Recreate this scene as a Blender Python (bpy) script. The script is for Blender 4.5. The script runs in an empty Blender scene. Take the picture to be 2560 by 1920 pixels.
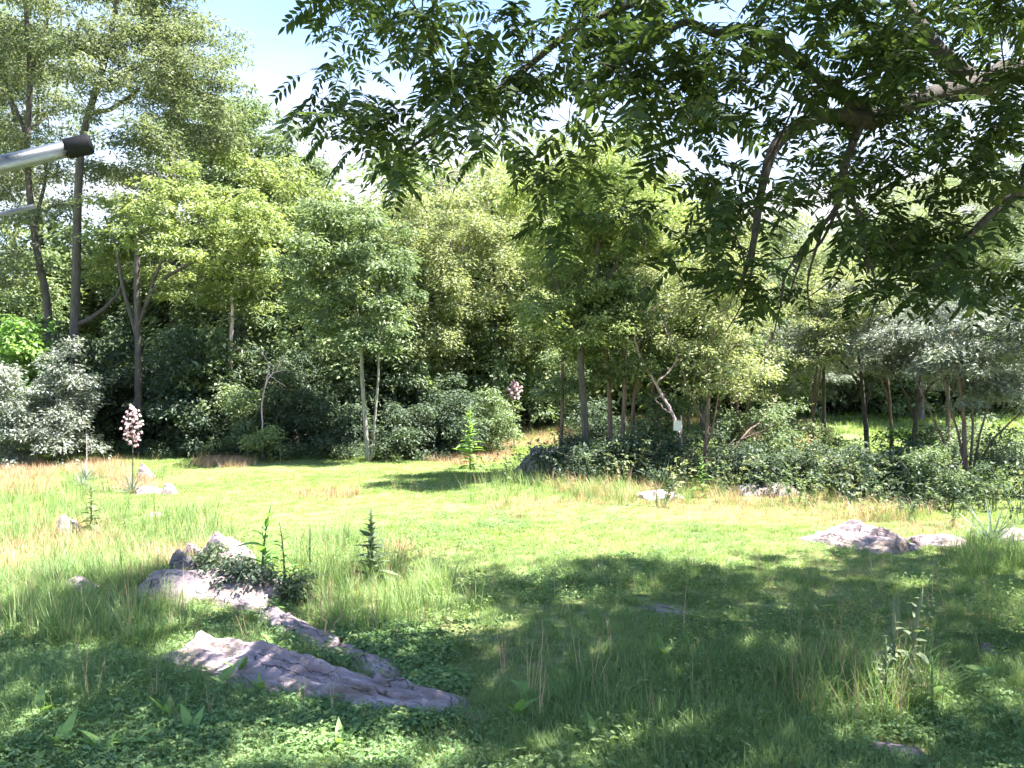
import bpy, math, random
import numpy as np
from mathutils import Vector, Matrix, noise as mnoise

# ------------------------------------------------------------------ camera, sky, sun, exposure
scene = bpy.context.scene
F, HX, HY, CH = 2130.0, 1280.0, 970.0, 2.4          # focal length / principal point in photo pixels, camera height
cam_d = bpy.data.cameras.new('camera'); cam = bpy.data.objects.new('camera', cam_d)
scene.collection.objects.link(cam); scene.camera = cam
cam.location = (0, 0, CH); cam.rotation_euler = (math.radians(90), 0, 0)
cam_d.sensor_width = 36; cam_d.lens = 36 * F / 2560; cam_d.shift_y = (HY - 960) / 2560
cam_d.clip_start = 0.05; cam_d.clip_end = 6000

SUN_EL, SUN_AZ = math.radians(65), math.radians(94)     # azimuth clockwise from the view direction
S = np.array([math.cos(SUN_EL) * math.sin(SUN_AZ), math.cos(SUN_EL) * math.cos(SUN_AZ), math.sin(SUN_EL)])
world = bpy.data.worlds.new('World'); scene.world = world; world.use_nodes = True
wn = world.node_tree; wn.nodes.clear()
wo = wn.nodes.new('ShaderNodeOutputWorld'); bg = wn.nodes.new('ShaderNodeBackground')
sky = wn.nodes.new('ShaderNodeTexSky'); sky.sky_type = 'NISHITA'; sky.sun_disc = False
sky.sun_elevation = SUN_EL; sky.sun_rotation = SUN_AZ; sky.air_density = 1.0; sky.dust_density = 0.3; sky.ozone_density = 3.0
bg.inputs[1].default_value = 0.08
tcw = wn.nodes.new('ShaderNodeTexCoord'); mpw = wn.nodes.new('ShaderNodeMapping'); mpw.inputs['Scale'].default_value = (1, 1, 3.2)
nw = wn.nodes.new('ShaderNodeTexNoise'); nw.inputs['Scale'].default_value = 1.7; nw.inputs['Detail'].default_value = 7; nw.inputs['Roughness'].default_value = .58
rw = wn.nodes.new('ShaderNodeValToRGB'); rw.color_ramp.elements[0].position = .36; rw.color_ramp.elements[1].position = .60
cw = wn.nodes.new('ShaderNodeMix'); cw.data_type = 'RGBA'; cw.inputs[7].default_value = (3.1, 3.15, 3.25, 1)
wn.links.new(tcw.outputs['Generated'], mpw.inputs[0]); wn.links.new(mpw.outputs[0], nw.inputs['Vector']); wn.links.new(nw.outputs[0], rw.inputs[0])
sw = wn.nodes.new('ShaderNodeSeparateXYZ'); wn.links.new(tcw.outputs['Generated'], sw.inputs[0])
ew = wn.nodes.new('ShaderNodeMapRange'); ew.inputs[1].default_value = .22; ew.inputs[2].default_value = .42; ew.inputs[3].default_value = 1.0; ew.inputs[4].default_value = .03
wn.links.new(sw.outputs[2], ew.inputs[0]); uw = wn.nodes.new('ShaderNodeMath'); uw.operation = 'MULTIPLY'
wn.links.new(rw.outputs[0], uw.inputs[0]); wn.links.new(ew.outputs[0], uw.inputs[1]); wn.links.new(uw.outputs[0], cw.inputs[0]); wn.links.new(sky.outputs[0], cw.inputs[6]); wn.links.new(cw.outputs[2], bg.inputs[0]); wn.links.new(bg.outputs[0], wo.inputs[0])

sun_d = bpy.data.lights.new('sun', 'SUN'); sun_d.energy = 5.0; sun_d.angle = math.radians(0.5); sun_d.color = (1.0, 0.95, 0.88)
sun = bpy.data.objects.new('sun', sun_d); scene.collection.objects.link(sun)
sun.rotation_euler = Vector(S).to_track_quat('Z', 'Y').to_euler(); sun.location = (10, -5, 20)

vs = scene.view_settings
vs.view_transform = 'Standard'; vs.look = 'None'; vs.gamma = 1.0; vs.use_curve_mapping = False; vs.exposure = 2.65
scene.render.engine = 'CYCLES'
cy = scene.cycles
cy.max_bounces = 5; cy.diffuse_bounces = 3; cy.transmission_bounces = 3; cy.glossy_bounces = 1; cy.transparent_max_bounces = 2
cy.caustics_reflective = False; cy.caustics_refractive = False; cy.sample_clamp_indirect = 4
cy.use_adaptive_sampling = True; cy.adaptive_threshold = .02; cy.adaptive_min_samples = 20
cy.use_denoising = True; cy.denoiser = 'OPENIMAGEDENOISE'; cy.denoising_input_passes = 'RGB_ALBEDO_NORMAL'; cy.denoising_prefilter = 'ACCURATE'

C = scene.collection
R0 = np.random.default_rng(7)

# ------------------------------------------------------------------ helpers
def P(px, py, d):
    return np.array([(px - HX) / F * d, d, CH + (HY - py) / F * d])

def sstep(a, b, x):
    t = np.clip((x - a) / (b - a), 0, 1); return t * t * (3 - 2 * t)

def fnoise(x, y, seed=0, f=1.0):
    r = np.random.default_rng(seed); v = 0 * x
    for k in range(7):
        a = r.uniform(0, 6.283); w = f * r.uniform(.5, 1.8); p = r.uniform(0, 6.283)
        v = v + np.sin((x * math.cos(a) + y * math.sin(a)) * w + p + 1.3 * np.sin((x * math.sin(a) - y * math.cos(a)) * w * .7 + p * 2))
    return v / 7 * 1.9

def gz(x, y):
    x = np.asarray(x, float); y = np.asarray(y, float)
    z = 0.05 * fnoise(x, y, 3, .45) + 0.025 * fnoise(x, y, 4, 1.6)
    z = z + 1.15 * sstep(28, 46, y) * sstep(-9, 3, x)
    z = z + 0.30 * np.exp(-((x + 3.6) ** 2 / 3.0 + (y - 10.2) ** 2 / 2.2))
    z = z + 0.25 * np.exp(-((x - 4.5) ** 2 / 22 + (y - 21) ** 2 / 6))
    return z * sstep(0.5, 3.0, np.hypot(x, y))

def G(px, py):
    """ground point seen at a photo pixel"""
    d = 3.0
    while d < 90:
        p = P(px, py, d)
        if p[2] < gz(p[0], p[1]): break
        d *= 1.004
    return np.array([p[0], p[1], float(gz(p[0], p[1]))])

def onground(px, d):
    x = (px - HX) / F * d
    return np.array([x, d, float(gz(x, d))])

def project(p):
    p = np.atleast_2d(p); d = np.maximum(p[:, 1], 1e-3)
    return HX + p[:, 0] / d * F, HY - (p[:, 2] - CH) / d * F

def mesh(name, verts, faces=None, quads=None, tris=None, smooth=False):
    me = bpy.data.meshes.new(name)
    verts = np.asarray(verts, np.float32)
    if faces is not None:
        me.from_pydata([tuple(map(float, v)) for v in verts], [], [tuple(int(i) for i in f) for f in faces])
    else:
        nq = 0 if quads is None else len(quads); nt = 0 if tris is None else len(tris)
        loops = np.concatenate([np.asarray(a, np.int32).ravel() for a in (quads, tris) if a is not None and len(a)])
        me.vertices.add(len(verts)); me.vertices.foreach_set('co', verts.ravel())
        me.loops.add(len(loops)); me.loops.foreach_set('vertex_index', loops)
        me.polygons.add(nq + nt)
        st = np.concatenate([np.arange(nq) * 4, nq * 4 + np.arange(nt) * 3]).astype(np.int32)
        me.polygons.foreach_set('loop_start', st)
        me.update(calc_edges=True)
    if smooth: me.polygons.foreach_set('use_smooth', [True] * len(me.polygons))
    return me

def obj(name, me, mat=None, parent=None, loc=None):
    o = bpy.data.objects.new(name, me); C.objects.link(o)
    if mat is not None and me is not None and not me.materials: me.materials.append(mat)
    if parent is not None: o.parent = parent
    if loc is not None: o.location = tuple(float(v) for v in loc)
    return o

def tag(o, label=None, cat=None, group=None, kind=None):
    if label: o['label'] = label
    if cat: o['category'] = cat
    if group: o['group'] = group
    if kind: o['kind'] = kind
    return o

def thing(name, label, cat, loc, group=None):
    o = bpy.data.objects.new(name, None); C.objects.link(o); o.location = tuple(float(v) for v in loc)
    o.empty_display_size = .1
    return tag(o, label, cat, group)

class MB:
    """vertices and mixed faces of one mesh"""
    def __init__(s): s.v = []; s.q = []; s.t = []; s.n = 0
    def add(s, v, q=None, t=None):
        s.v.append(np.asarray(v, float))
        if q is not None and len(q): s.q.append(np.asarray(q, int) + s.n)
        if t is not None and len(t): s.t.append(np.asarray(t, int) + s.n)
        s.n += len(v)
    def mesh(s, name, off=(0, 0, 0), smooth=False):
        return mesh(name, np.concatenate(s.v) - np.asarray(off), quads=np.concatenate(s.q) if s.q else None, tris=np.concatenate(s.t) if s.t else None, smooth=smooth)

def tube(mb, pts, rad, sides=6, cap=True):
    pts = np.asarray(pts, float); n = len(pts); rad = np.broadcast_to(np.asarray(rad, float), (n,))
    t = np.gradient(pts, axis=0); t /= np.linalg.norm(t, axis=1)[:, None] + 1e-9
    ref = np.array([1, 0, 0.]) if abs(t[0][0]) < .8 else np.array([0, 1, 0.])
    u = np.cross(t, ref); u /= np.linalg.norm(u, axis=1)[:, None] + 1e-9
    w = np.cross(t, u)
    a = np.arange(sides) * 2 * math.pi / sides
    ring = pts[:, None, :] + rad[:, None, None] * (np.cos(a)[None, :, None] * u[:, None, :] + np.sin(a)[None, :, None] * w[:, None, :])
    v = ring.reshape(-1, 3); q = []
    i = np.arange(n - 1)[:, None] * sides; k = np.arange(sides)[None, :]
    q = np.stack([i + k, i + (k + 1) % sides, i + sides + (k + 1) % sides, i + sides + k], -1).reshape(-1, 4)
    tr = []
    if cap:
        v = np.vstack([v, pts[0], pts[-1]]); a0, a1 = n * sides, n * sides + 1
        tr = [[a0, (j + 1) % sides, j] for j in range(sides)] + [[a1, (n - 1) * sides + j, (n - 1) * sides + (j + 1) % sides] for j in range(sides)]
    mb.add(v, q, tr)

def smooth_poly(pts, n):
    pts = np.asarray(pts, float); k = len(pts)
    if k == 2: return pts[0] + (pts[1] - pts[0]) * np.linspace(0, 1, n)[:, None]
    out = []
    for s in np.linspace(0, k - 1 - 1e-6, n):
        i = int(s); f = s - i
        p0, p1, p2, p3 = pts[max(i - 1, 0)], pts[i], pts[i + 1], pts[min(i + 2, k - 1)]
        out.append(.5 * (2 * p1 + (p2 - p0) * f + (2 * p0 - 5 * p1 + 4 * p2 - p3) * f * f + (3 * p1 - p0 - 3 * p2 + p3) * f ** 3))
    return np.array(out)

# ------------------------------------------------------------------ materials
def nodes(name):
    m = bpy.data.materials.new(name); m.use_nodes = True; nt = m.node_tree; nt.nodes.clear()
    out = nt.nodes.new('ShaderNodeOutputMaterial')
    return m, nt, out

def ramp(nt, fac, stops):
    r = nt.nodes.new('ShaderNodeValToRGB'); e = r.color_ramp.elements
    while len(e) > 2: e.remove(e[-1])
    e[0].position, e[0].color = stops[0][0], (*stops[0][1], 1); e[1].position, e[1].color = stops[-1][0], (*stops[-1][1], 1)
    for p, c in stops[1:-1]:
        x = e.new(p); x.color = (*c, 1)
    nt.links.new(fac, r.inputs[0]); return r.outputs[0]

def tex_noise(nt, scale, detail=3, rough=.55, vec=None):
    n = nt.nodes.new('ShaderNodeTexNoise'); n.inputs['Scale'].default_value = scale; n.inputs['Detail'].default_value = detail; n.inputs['Roughness'].default_value = rough
    if vec is not None: nt.links.new(vec, n.inputs['Vector'])
    return n.outputs[0]

def mathn(nt, op, a, b):
    m = nt.nodes.new('ShaderNodeMath'); m.operation = op
    for i, v in enumerate((a, b)):
        if isinstance(v, (int, float)): m.inputs[i].default_value = v
        else: nt.links.new(v, m.inputs[i])
    return m.outputs[0]

def leaf_mat(name, dark, mid, light, trans=.4, ttint=(1.15, 1.2, .65), gloss=.018, rough=.55, nscale=.5, instanced=False):
    if name not in ('walnut_leaf', 'dry_straw', 'yucca_flower', 'lawn_blade', 'silver_leaf', 'white_bloom'):
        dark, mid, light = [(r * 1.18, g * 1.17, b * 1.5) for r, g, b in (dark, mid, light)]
    m, nt, out = nodes(name)
    geo = nt.nodes.new('ShaderNodeNewGeometry')
    nz = tex_noise(nt, nscale, 2, .5, geo.outputs['Position'])
    f = mathn(nt, 'MULTIPLY', geo.outputs['Random Per Island'], .55)
    f2 = mathn(nt, 'MULTIPLY', nz, .9)
    f = mathn(nt, 'ADD', f, f2)
    if instanced:
        oi = nt.nodes.new('ShaderNodeObjectInfo')
        f = mathn(nt, 'ADD', f, mathn(nt, 'MULTIPLY', mathn(nt, 'SUBTRACT', oi.outputs['Random'], .5), .35))
    col = ramp(nt, f, [(.30, dark), (.70, mid), (1.05 if False else 1.0, light)])
    dif = nt.nodes.new('ShaderNodeBsdfDiffuse'); nt.links.new(col, dif.inputs[0])
    tr = nt.nodes.new('ShaderNodeBsdfTranslucent')
    mul = nt.nodes.new('ShaderNodeMix'); mul.data_type = 'RGBA'; mul.blend_type = 'MULTIPLY'; mul.inputs[0].default_value = 1
    nt.links.new(col, mul.inputs[6]); mul.inputs[7].default_value = (*ttint, 1); nt.links.new(mul.outputs[2], tr.inputs[0])
    mx = nt.nodes.new('ShaderNodeMixShader'); mx.inputs[0].default_value = trans
    nt.links.new(dif.outputs[0], mx.inputs[1]); nt.links.new(tr.outputs[0], mx.inputs[2])
    gl = nt.nodes.new('ShaderNodeBsdfAnisotropic'); gl.inputs['Roughness'].default_value = rough; gl.inputs[0].default_value = (1, 1, 1, 1)
    mx2 = nt.nodes.new('ShaderNodeMixShader'); mx2.inputs[0].default_value = gloss
    nt.links.new(mx.outputs[0], mx2.inputs[1]); nt.links.new(gl.outputs[0], mx2.inputs[2])
    nt.links.new(mx2.outputs[0], out.inputs[0])
    return m

def solid_mat(name, stops, scale=8, rough=.8, bump=.3, stretch=(1, 1, 1), metallic=0, bscale=None, detail=5):
    m, nt, out = nodes(name)
    tc = nt.nodes.new('ShaderNodeTexCoord'); mp = nt.nodes.new('ShaderNodeMapping'); mp.inputs['Scale'].default_value = stretch
    nt.links.new(tc.outputs['Object'], mp.inputs[0])
    nz = tex_noise(nt, scale, detail, .6, mp.outputs[0])
    col = ramp(nt, nz, stops)
    p = nt.nodes.new('ShaderNodeBsdfPrincipled'); nt.links.new(col, p.inputs['Base Color'])
    p.inputs['Roughness'].default_value = rough; p.inputs['Metallic'].default_value = metallic
    if bump:
        b = nt.nodes.new('ShaderNodeBump'); b.inputs['Strength'].default_value = bump; b.inputs['Distance'].default_value = .03
        nt.links.new(tex_noise(nt, bscale or scale * 3, 6, .65, mp.outputs[0]), b.inputs['Height']); nt.links.new(b.outputs[0], p.inputs['Normal'])
    nt.links.new(p.outputs[0], out.inputs[0]); return m

M = {}
M['bark'] = solid_mat('bark', [(.3, (.045, .038, .037)), (.7, (.125, .105, .10))], 6, .9, .6, (3, 3, .5))
M['bark_pale'] = solid_mat('bark_pale', [(.3, (.16, .15, .14)), (.7, (.34, .31, .28))], 6, .9, .4, (3, 3, .5))
M['bark_brown'] = solid_mat('bark_brown', [(.3, (.09, .06, .05)), (.7, (.22, .155, .13))], 6, .9, .5, (3, 3, .5))
M['bark_dark'] = solid_mat('bark_dark', [(.3, (.035, .03, .03)), (.7, (.095, .08, .075))], 7, .9, .6, (3, 3, 3))
M['dead'] = solid_mat('dead_wood', [(.3, (.36, .25, .27)), (.7, (.62, .47, .5))], 5, .85, .4, (3, 3, .6))
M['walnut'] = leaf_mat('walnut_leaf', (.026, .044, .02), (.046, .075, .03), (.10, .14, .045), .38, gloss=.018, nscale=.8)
M['locust'] = leaf_mat('locust_leaf', (.09, .115, .06), (.14, .17, .085), (.21, .235, .12), .40, gloss=.018)
M['bright'] = leaf_mat('bright_leaf', (.115, .155, .055), (.19, .24, .078), (.29, .33, .115), .42, gloss=.018)
M['yellow'] = leaf_mat('yellow_green_leaf', (.14, .17, .07), (.22, .25, .10), (.31, .33, .15), .42, gloss=.018)
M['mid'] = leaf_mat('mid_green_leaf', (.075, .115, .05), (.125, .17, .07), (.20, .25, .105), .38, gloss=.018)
M['fresh'] = leaf_mat('fresh_green_leaf', (.09, .17, .04), (.15, .26, .06), (.23, .35, .08), .42, gloss=.018)
M['silver'] = leaf_mat('silver_leaf', (.13, .155, .125), (.21, .235, .20), (.33, .36, .32), .30, ttint=(1.05, 1.1, .8), gloss=.018)
M['pale'] = leaf_mat('pale_leaf', (.15, .19, .09), (.21, .25, .125), (.29, .33, .17), .40, gloss=.018)
M['shade'] = leaf_mat('shade_darkened_leaf', (.035, .055, .032), (.058, .088, .045), (.10, .135, .065), .35, gloss=.018)  # deep shade painted into the leaf colour, for plants under the trees
M['mullein'] = leaf_mat('felted_leaf', (.075, .11, .045), (.115, .16, .07), (.175, .215, .10), .35, gloss=.018)
M['weed'] = leaf_mat('weed_leaf', (.085, .14, .04), (.14, .21, .06), (.22, .30, .09), .42, gloss=.018, instanced=True)
M['clover'] = leaf_mat('clover_leaf', (.08, .15, .05), (.13, .22, .065), (.20, .29, .095), .40, gloss=.018, instanced=True)
M['grass'] = leaf_mat('long_grass_blade', (.09, .15, .045), (.15, .23, .065), (.24, .32, .10), .45, gloss=.018, nscale=.7, instanced=True)
M['lawn'] = leaf_mat('lawn_blade', (.13, .215, .06), (.205, .295, .085), (.31, .37, .14), .45, gloss=.018, nscale=.45, instanced=True)
M['straw'] = leaf_mat('dry_straw', (.30, .195, .115), (.44, .30, .185), (.56, .41, .28), .40, ttint=(1.1, 1, .8), gloss=.018, nscale=.8, instanced=True)
M['flower'] = leaf_mat('yucca_flower', (.55, .34, .38), (.68, .48, .52), (.78, .63, .65), .35, ttint=(1, .9, .9), gloss=.018)
M['yucca'] = leaf_mat('yucca_leaf', (.09, .13, .09), (.14, .19, .13), (.24, .29, .20), .25, gloss=.018)
M['bloom_white'] = leaf_mat('white_bloom', (.5, .52, .4), (.65, .66, .55), (.8, .8, .7), .35, gloss=.018, instanced=True)

def rock_mat(name, c0, c1, c2):
    m, nt, out = nodes(name)
    tc = nt.nodes.new('ShaderNodeTexCoord'); mp = nt.nodes.new('ShaderNodeMapping'); mp.inputs['Scale'].default_value = (.7, 5, 6)
    nt.links.new(tc.outputs['Object'], mp.inputs[0])
    a = tex_noise(nt, 2.2, 8, .68, mp.outputs[0]); b = tex_noise(nt, 3.5, 6, .6, tc.outputs['Object'])
    f = mathn(nt, 'ADD', mathn(nt, 'MULTIPLY', a, .55), mathn(nt, 'MULTIPLY', b, .45))
    col = ramp(nt, f, [(.34, c0), (.5, c1), (.66, c2)])
    vo = nt.nodes.new('ShaderNodeTexVoronoi'); vo.feature = 'DISTANCE_TO_EDGE'; vo.inputs['Scale'].default_value = 1.0
    mv = nt.nodes.new('ShaderNodeMapping'); mv.inputs['Scale'].default_value = (.8, 4.5, 4.5); mv.inputs['Rotation'].default_value = (0, 0, .15)
    wv = nt.nodes.new('ShaderNodeVectorMath'); wv.operation = 'ADD'; nt.links.new(tc.outputs['Object'], mv.inputs[0]); nt.links.new(mv.outputs[0], wv.inputs[0])
    nc = nt.nodes.new('ShaderNodeTexNoise'); nc.inputs['Scale'].default_value = 4; nc.inputs['Detail'].default_value = 5; nt.links.new(tc.outputs['Object'], nc.inputs['Vector']); nt.links.new(nc.outputs['Color'], wv.inputs[1])
    nt.links.new(wv.outputs[0], vo.inputs['Vector'])
    crk = ramp(nt, vo.outputs['Distance'], [(.0, (0, 0, 0)), (.022, (1, 1, 1))])
    cmk = ramp(nt, tex_noise(nt, 3.1, 4, .6, tc.outputs['Object']), [(.47, (0, 0, 0)), (.56, (1, 1, 1))])
    crk = mathn(nt, 'MAXIMUM', crk, cmk)
    stain = ramp(nt, tex_noise(nt, 2.3, 7, .7, tc.outputs['Object']), [(.50, (0, 0, 0)), (.62, (1, 1, 1))])
    mx0 = nt.nodes.new('ShaderNodeMix'); mx0.data_type = 'RGBA'; nt.links.new(mathn(nt, 'MULTIPLY', stain, .75), mx0.inputs[0])
    nt.links.new(col, mx0.inputs[6]); mx0.inputs[7].default_value = (.17, .13, .095, 1)
    lich = ramp(nt, tex_noise(nt, 16, 5, .7, tc.outputs['Object']), [(.56, (0, 0, 0)), (.63, (1, 1, 1))])
    mxl = nt.nodes.new('ShaderNodeMix'); mxl.data_type = 'RGBA'; nt.links.new(mathn(nt, 'MULTIPLY', lich, .45), mxl.inputs[0])
    nt.links.new(mx0.outputs[2], mxl.inputs[6]); mxl.inputs[7].default_value = (.11, .115, .075, 1)
    mx = nt.nodes.new('ShaderNodeMix'); mx.data_type = 'RGBA'; nt.links.new(crk, mx.inputs[0]); mx.inputs[6].default_value = (.05, .04, .04, 1); nt.links.new(mxl.outputs[2], mx.inputs[7])
    f = mathn(nt, 'ADD', f, mathn(nt, 'MULTIPLY', crk, .35))
    p = nt.nodes.new('ShaderNodeBsdfPrincipled'); nt.links.new(mx.outputs[2], p.inputs['Base Color']); p.inputs['Roughness'].default_value = .85
    bp = nt.nodes.new('ShaderNodeBump'); bp.inputs['Strength'].default_value = 1.0; bp.inputs['Distance'].default_value = .06
    nt.links.new(f, bp.inputs['Height']); nt.links.new(bp.outputs[0], p.inputs['Normal'])
    nt.links.new(p.outputs[0], out.inputs[0]); return m
M['rock'] = rock_mat('lilac_rock', (.115, .085, .088), (.265, .205, .218), (.46, .375, .40))
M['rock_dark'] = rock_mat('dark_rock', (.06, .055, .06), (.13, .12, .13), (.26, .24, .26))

def ground_mat():
    m, nt, out = nodes('soil_and_thatch')
    geo = nt.nodes.new('ShaderNodeNewGeometry')
    n1 = tex_noise(nt, .55, 6, .65, geo.outputs['Position']); n2 = tex_noise(nt, 14, 5, .7, geo.outputs['Position'])
    f = mathn(nt, 'ADD', mathn(nt, 'MULTIPLY', n1, .55), mathn(nt, 'MULTIPLY', n2, .45))
    col = ramp(nt, f, [(.34, (.055, .075, .03)), (.5, (.13, .17, .05)), (.60, (.22, .22, .085)), (.70, (.32, .25, .14))])
    p = nt.nodes.new('ShaderNodeBsdfPrincipled'); nt.links.new(col, p.inputs['Base Color']); p.inputs['Roughness'].default_value = .95
    b = nt.nodes.new('ShaderNodeBump'); b.inputs['Strength'].default_value = .6; b.inputs['Distance'].default_value = .05
    nt.links.new(n2, b.inputs['Height']); nt.links.new(b.outputs[0], p.inputs['Normal'])
    nt.links.new(p.outputs[0], out.inputs[0]); return m
M['ground'] = ground_mat()

# ------------------------------------------------------------------ ground
def axis(a):
    return np.unique(np.concatenate(a))
gx = axis([np.linspace(-3000, -60, 12), np.arange(-60, -20, 1.5), np.arange(-20, 20, .3), np.arange(20, 60, 1.5), np.linspace(60, 3000, 12)])
gy = axis([np.linspace(-3000, -20, 10), np.arange(-20, 0, 1.2), np.arange(0, 34, .3), np.arange(34, 70, 1.2), np.linspace(70, 4000, 12)])
XX, YY = np.meshgrid(gx, gy, indexing='ij'); ZZ = gz(XX, YY)
nx_, ny_ = len(gx), len(gy)
idx = (np.arange(nx_ - 1)[:, None] * ny_ + np.arange(ny_ - 1)[None, :]).ravel()
gq = np.stack([idx, idx + ny_, idx + ny_ + 1, idx + 1], -1)
ground = obj('ground', mesh('ground', np.stack([XX, YY, ZZ], -1).reshape(-1, 3), quads=gq, smooth=True), M['ground'])
tag(ground, 'rough grassy meadow floor with bare soil and thatch', None, kind='structure')

# ------------------------------------------------------------------ foliage generators
def leaves_at(rng, cen, dirs, nrm, L, W, cup=.12):
    """rhombic leaf blades: base, side, tip, side"""
    n = len(cen); L = np.broadcast_to(L, (n,))[:, None]; W = np.broadcast_to(W, (n,))[:, None]
    dirs = dirs / (np.linalg.norm(dirs, axis=1)[:, None] + 1e-9)
    side = np.cross(nrm, dirs); side /= np.linalg.norm(side, axis=1)[:, None] + 1e-9
    up = np.cross(dirs, side)
    v = np.empty((n, 4, 3))
    v[:, 0] = cen; v[:, 2] = cen + dirs * L - up * L * cup
    v[:, 1] = cen + dirs * L * .45 + side * W * .5 + up * W * .1; v[:, 3] = cen + dirs * L * .45 - side * W * .5 + up * W * .1
    q = np.arange(n * 4).reshape(n, 4)
    return v.reshape(-1, 3), q

def spray_leaves(rng, clumps, rad, lai, L, W, flat=.4, droop=.35, tilt=.55):
    V, Q, k = [], [], 0
    la = .5 * L * W
    cnt = np.maximum(6, (lai * math.pi * rad ** 2 / la * rng.uniform(.7, 1.25, len(clumps))).astype(int))
    idx = np.repeat(np.arange(len(clumps)), cnt); n = len(idx)
    a = rng.uniform(0, 2 * math.pi, n); rr = np.sqrt(rng.uniform(0, 1, n)) * rng.uniform(.75, 1.15, n)
    lob = 1 + .35 * np.sin(3 * a + idx * 1.7) + .2 * np.sin(5 * a + idx * .9)
    r = rad[idx] * rr * lob
    z = rad[idx] * flat * rng.normal(0, .55, n) - droop * rad[idx] * (rr ** 2) * .6
    cen = clumps[idx] + np.stack([r * np.cos(a), r * np.sin(a), z], -1)
    d = np.stack([np.cos(a), np.sin(a), -droop + rng.normal(0, .25, n)], -1) + rng.normal(0, .6, (n, 3)) * np.array([1, 1, .5])
    nrm = np.array([0, 0, 1.]) + rng.normal(0, tilt, (n, 3))
    return leaves_at(rng, cen, d, nrm, L * rng.uniform(.7, 1.3, n), W * rng.uniform(.7, 1.3, n))

def grow(rng, trunks, clumps, tip_r=.006, step=.4, expo=.47, jit=.05, uppen=.35, maxr=None):
    """skeleton: every clump is joined to the nearest wood by a bent branch; radii follow the number of tips carried"""
    pos, par, own = [], [], []
    paths = []
    for pl in trunks:
        ids = []
        for i, p in enumerate(pl):
            if i == 0 and len(pos):
                dd = np.linalg.norm(np.array(pos) - p, axis=1); j = int(dd.argmin())
                if dd[j] < .6: ids.append(j); continue
            pos.append(np.array(p)); par.append(ids[-1] if ids else -1); ids.append(len(pos) - 1)
        paths.append(ids)
    ntr = len(paths)
    base = np.array(pos)
    if len(clumps):
        dist = np.linalg.norm(clumps[:, None, :] - base[None], axis=2).min(1)
        for ci in np.argsort(dist):
            c = clumps[ci]; A = np.array(pos)
            dv = c - A; dd = np.linalg.norm(dv, axis=1)
            cost = dd + uppen * np.maximum(0, -dv[:, 2])
            if len(A) > 3: cost[0] += 1.0
            j = int(cost.argmin()); n = max(2, int(dd[j] / step) + 1)
            s = A[j]; m = (s + c) / 2 + rng.normal(0, .1, 3) * dd[j] + np.array([0, 0, .12 * dd[j]])
            t = np.linspace(0, 1, n + 1)[1:, None]
            pts = (1 - t) ** 2 * s + 2 * t * (1 - t) * m + t ** 2 * c
            if n > 2: pts[:-1] += rng.normal(0, jit, (n - 1, 3))
            ids = [j]
            for p in pts:
                pos.append(p); par.append(ids[-1]); ids.append(len(pos) - 1)
            paths.append(ids)
    w = np.zeros(len(pos)); kids = np.zeros(len(pos))
    for i, p in enumerate(par):
        if p >= 0: kids[p] += 1
    for i in range(len(pos) - 1, -1, -1):
        if kids[i] == 0: w[i] += 1
        if par[i] >= 0 and par[i] < i: w[par[i]] += w[i]
    return np.array(pos), paths, tip_r * np.maximum(w, 1) ** expo, ntr

def blob_clumps(rng, blobs, srad, k=1.5, bias=.5):
    out, rad = [], []
    for (px, py, d, rx, ry) in blobs:
        c = P(px, py, d); ax, az = 1.3 * rx * d / F, 1.35 * ry * d / F; ay = max(min(ax, 1.8 * az), .8 * ax)
        n = max(3, int(k * ax * az / srad ** 2))
        u = rng.normal(0, 1, (n, 3)); u /= np.linalg.norm(u, axis=1)[:, None]
        r = rng.uniform(0, 1, n) ** bias
        p = c + u * r[:, None] * np.array([ax, ay, az])
        out.append(p); rad.append(srad * rng.uniform(.65, 1.35, n))
    return np.concatenate(out), np.concatenate(rad)

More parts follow.
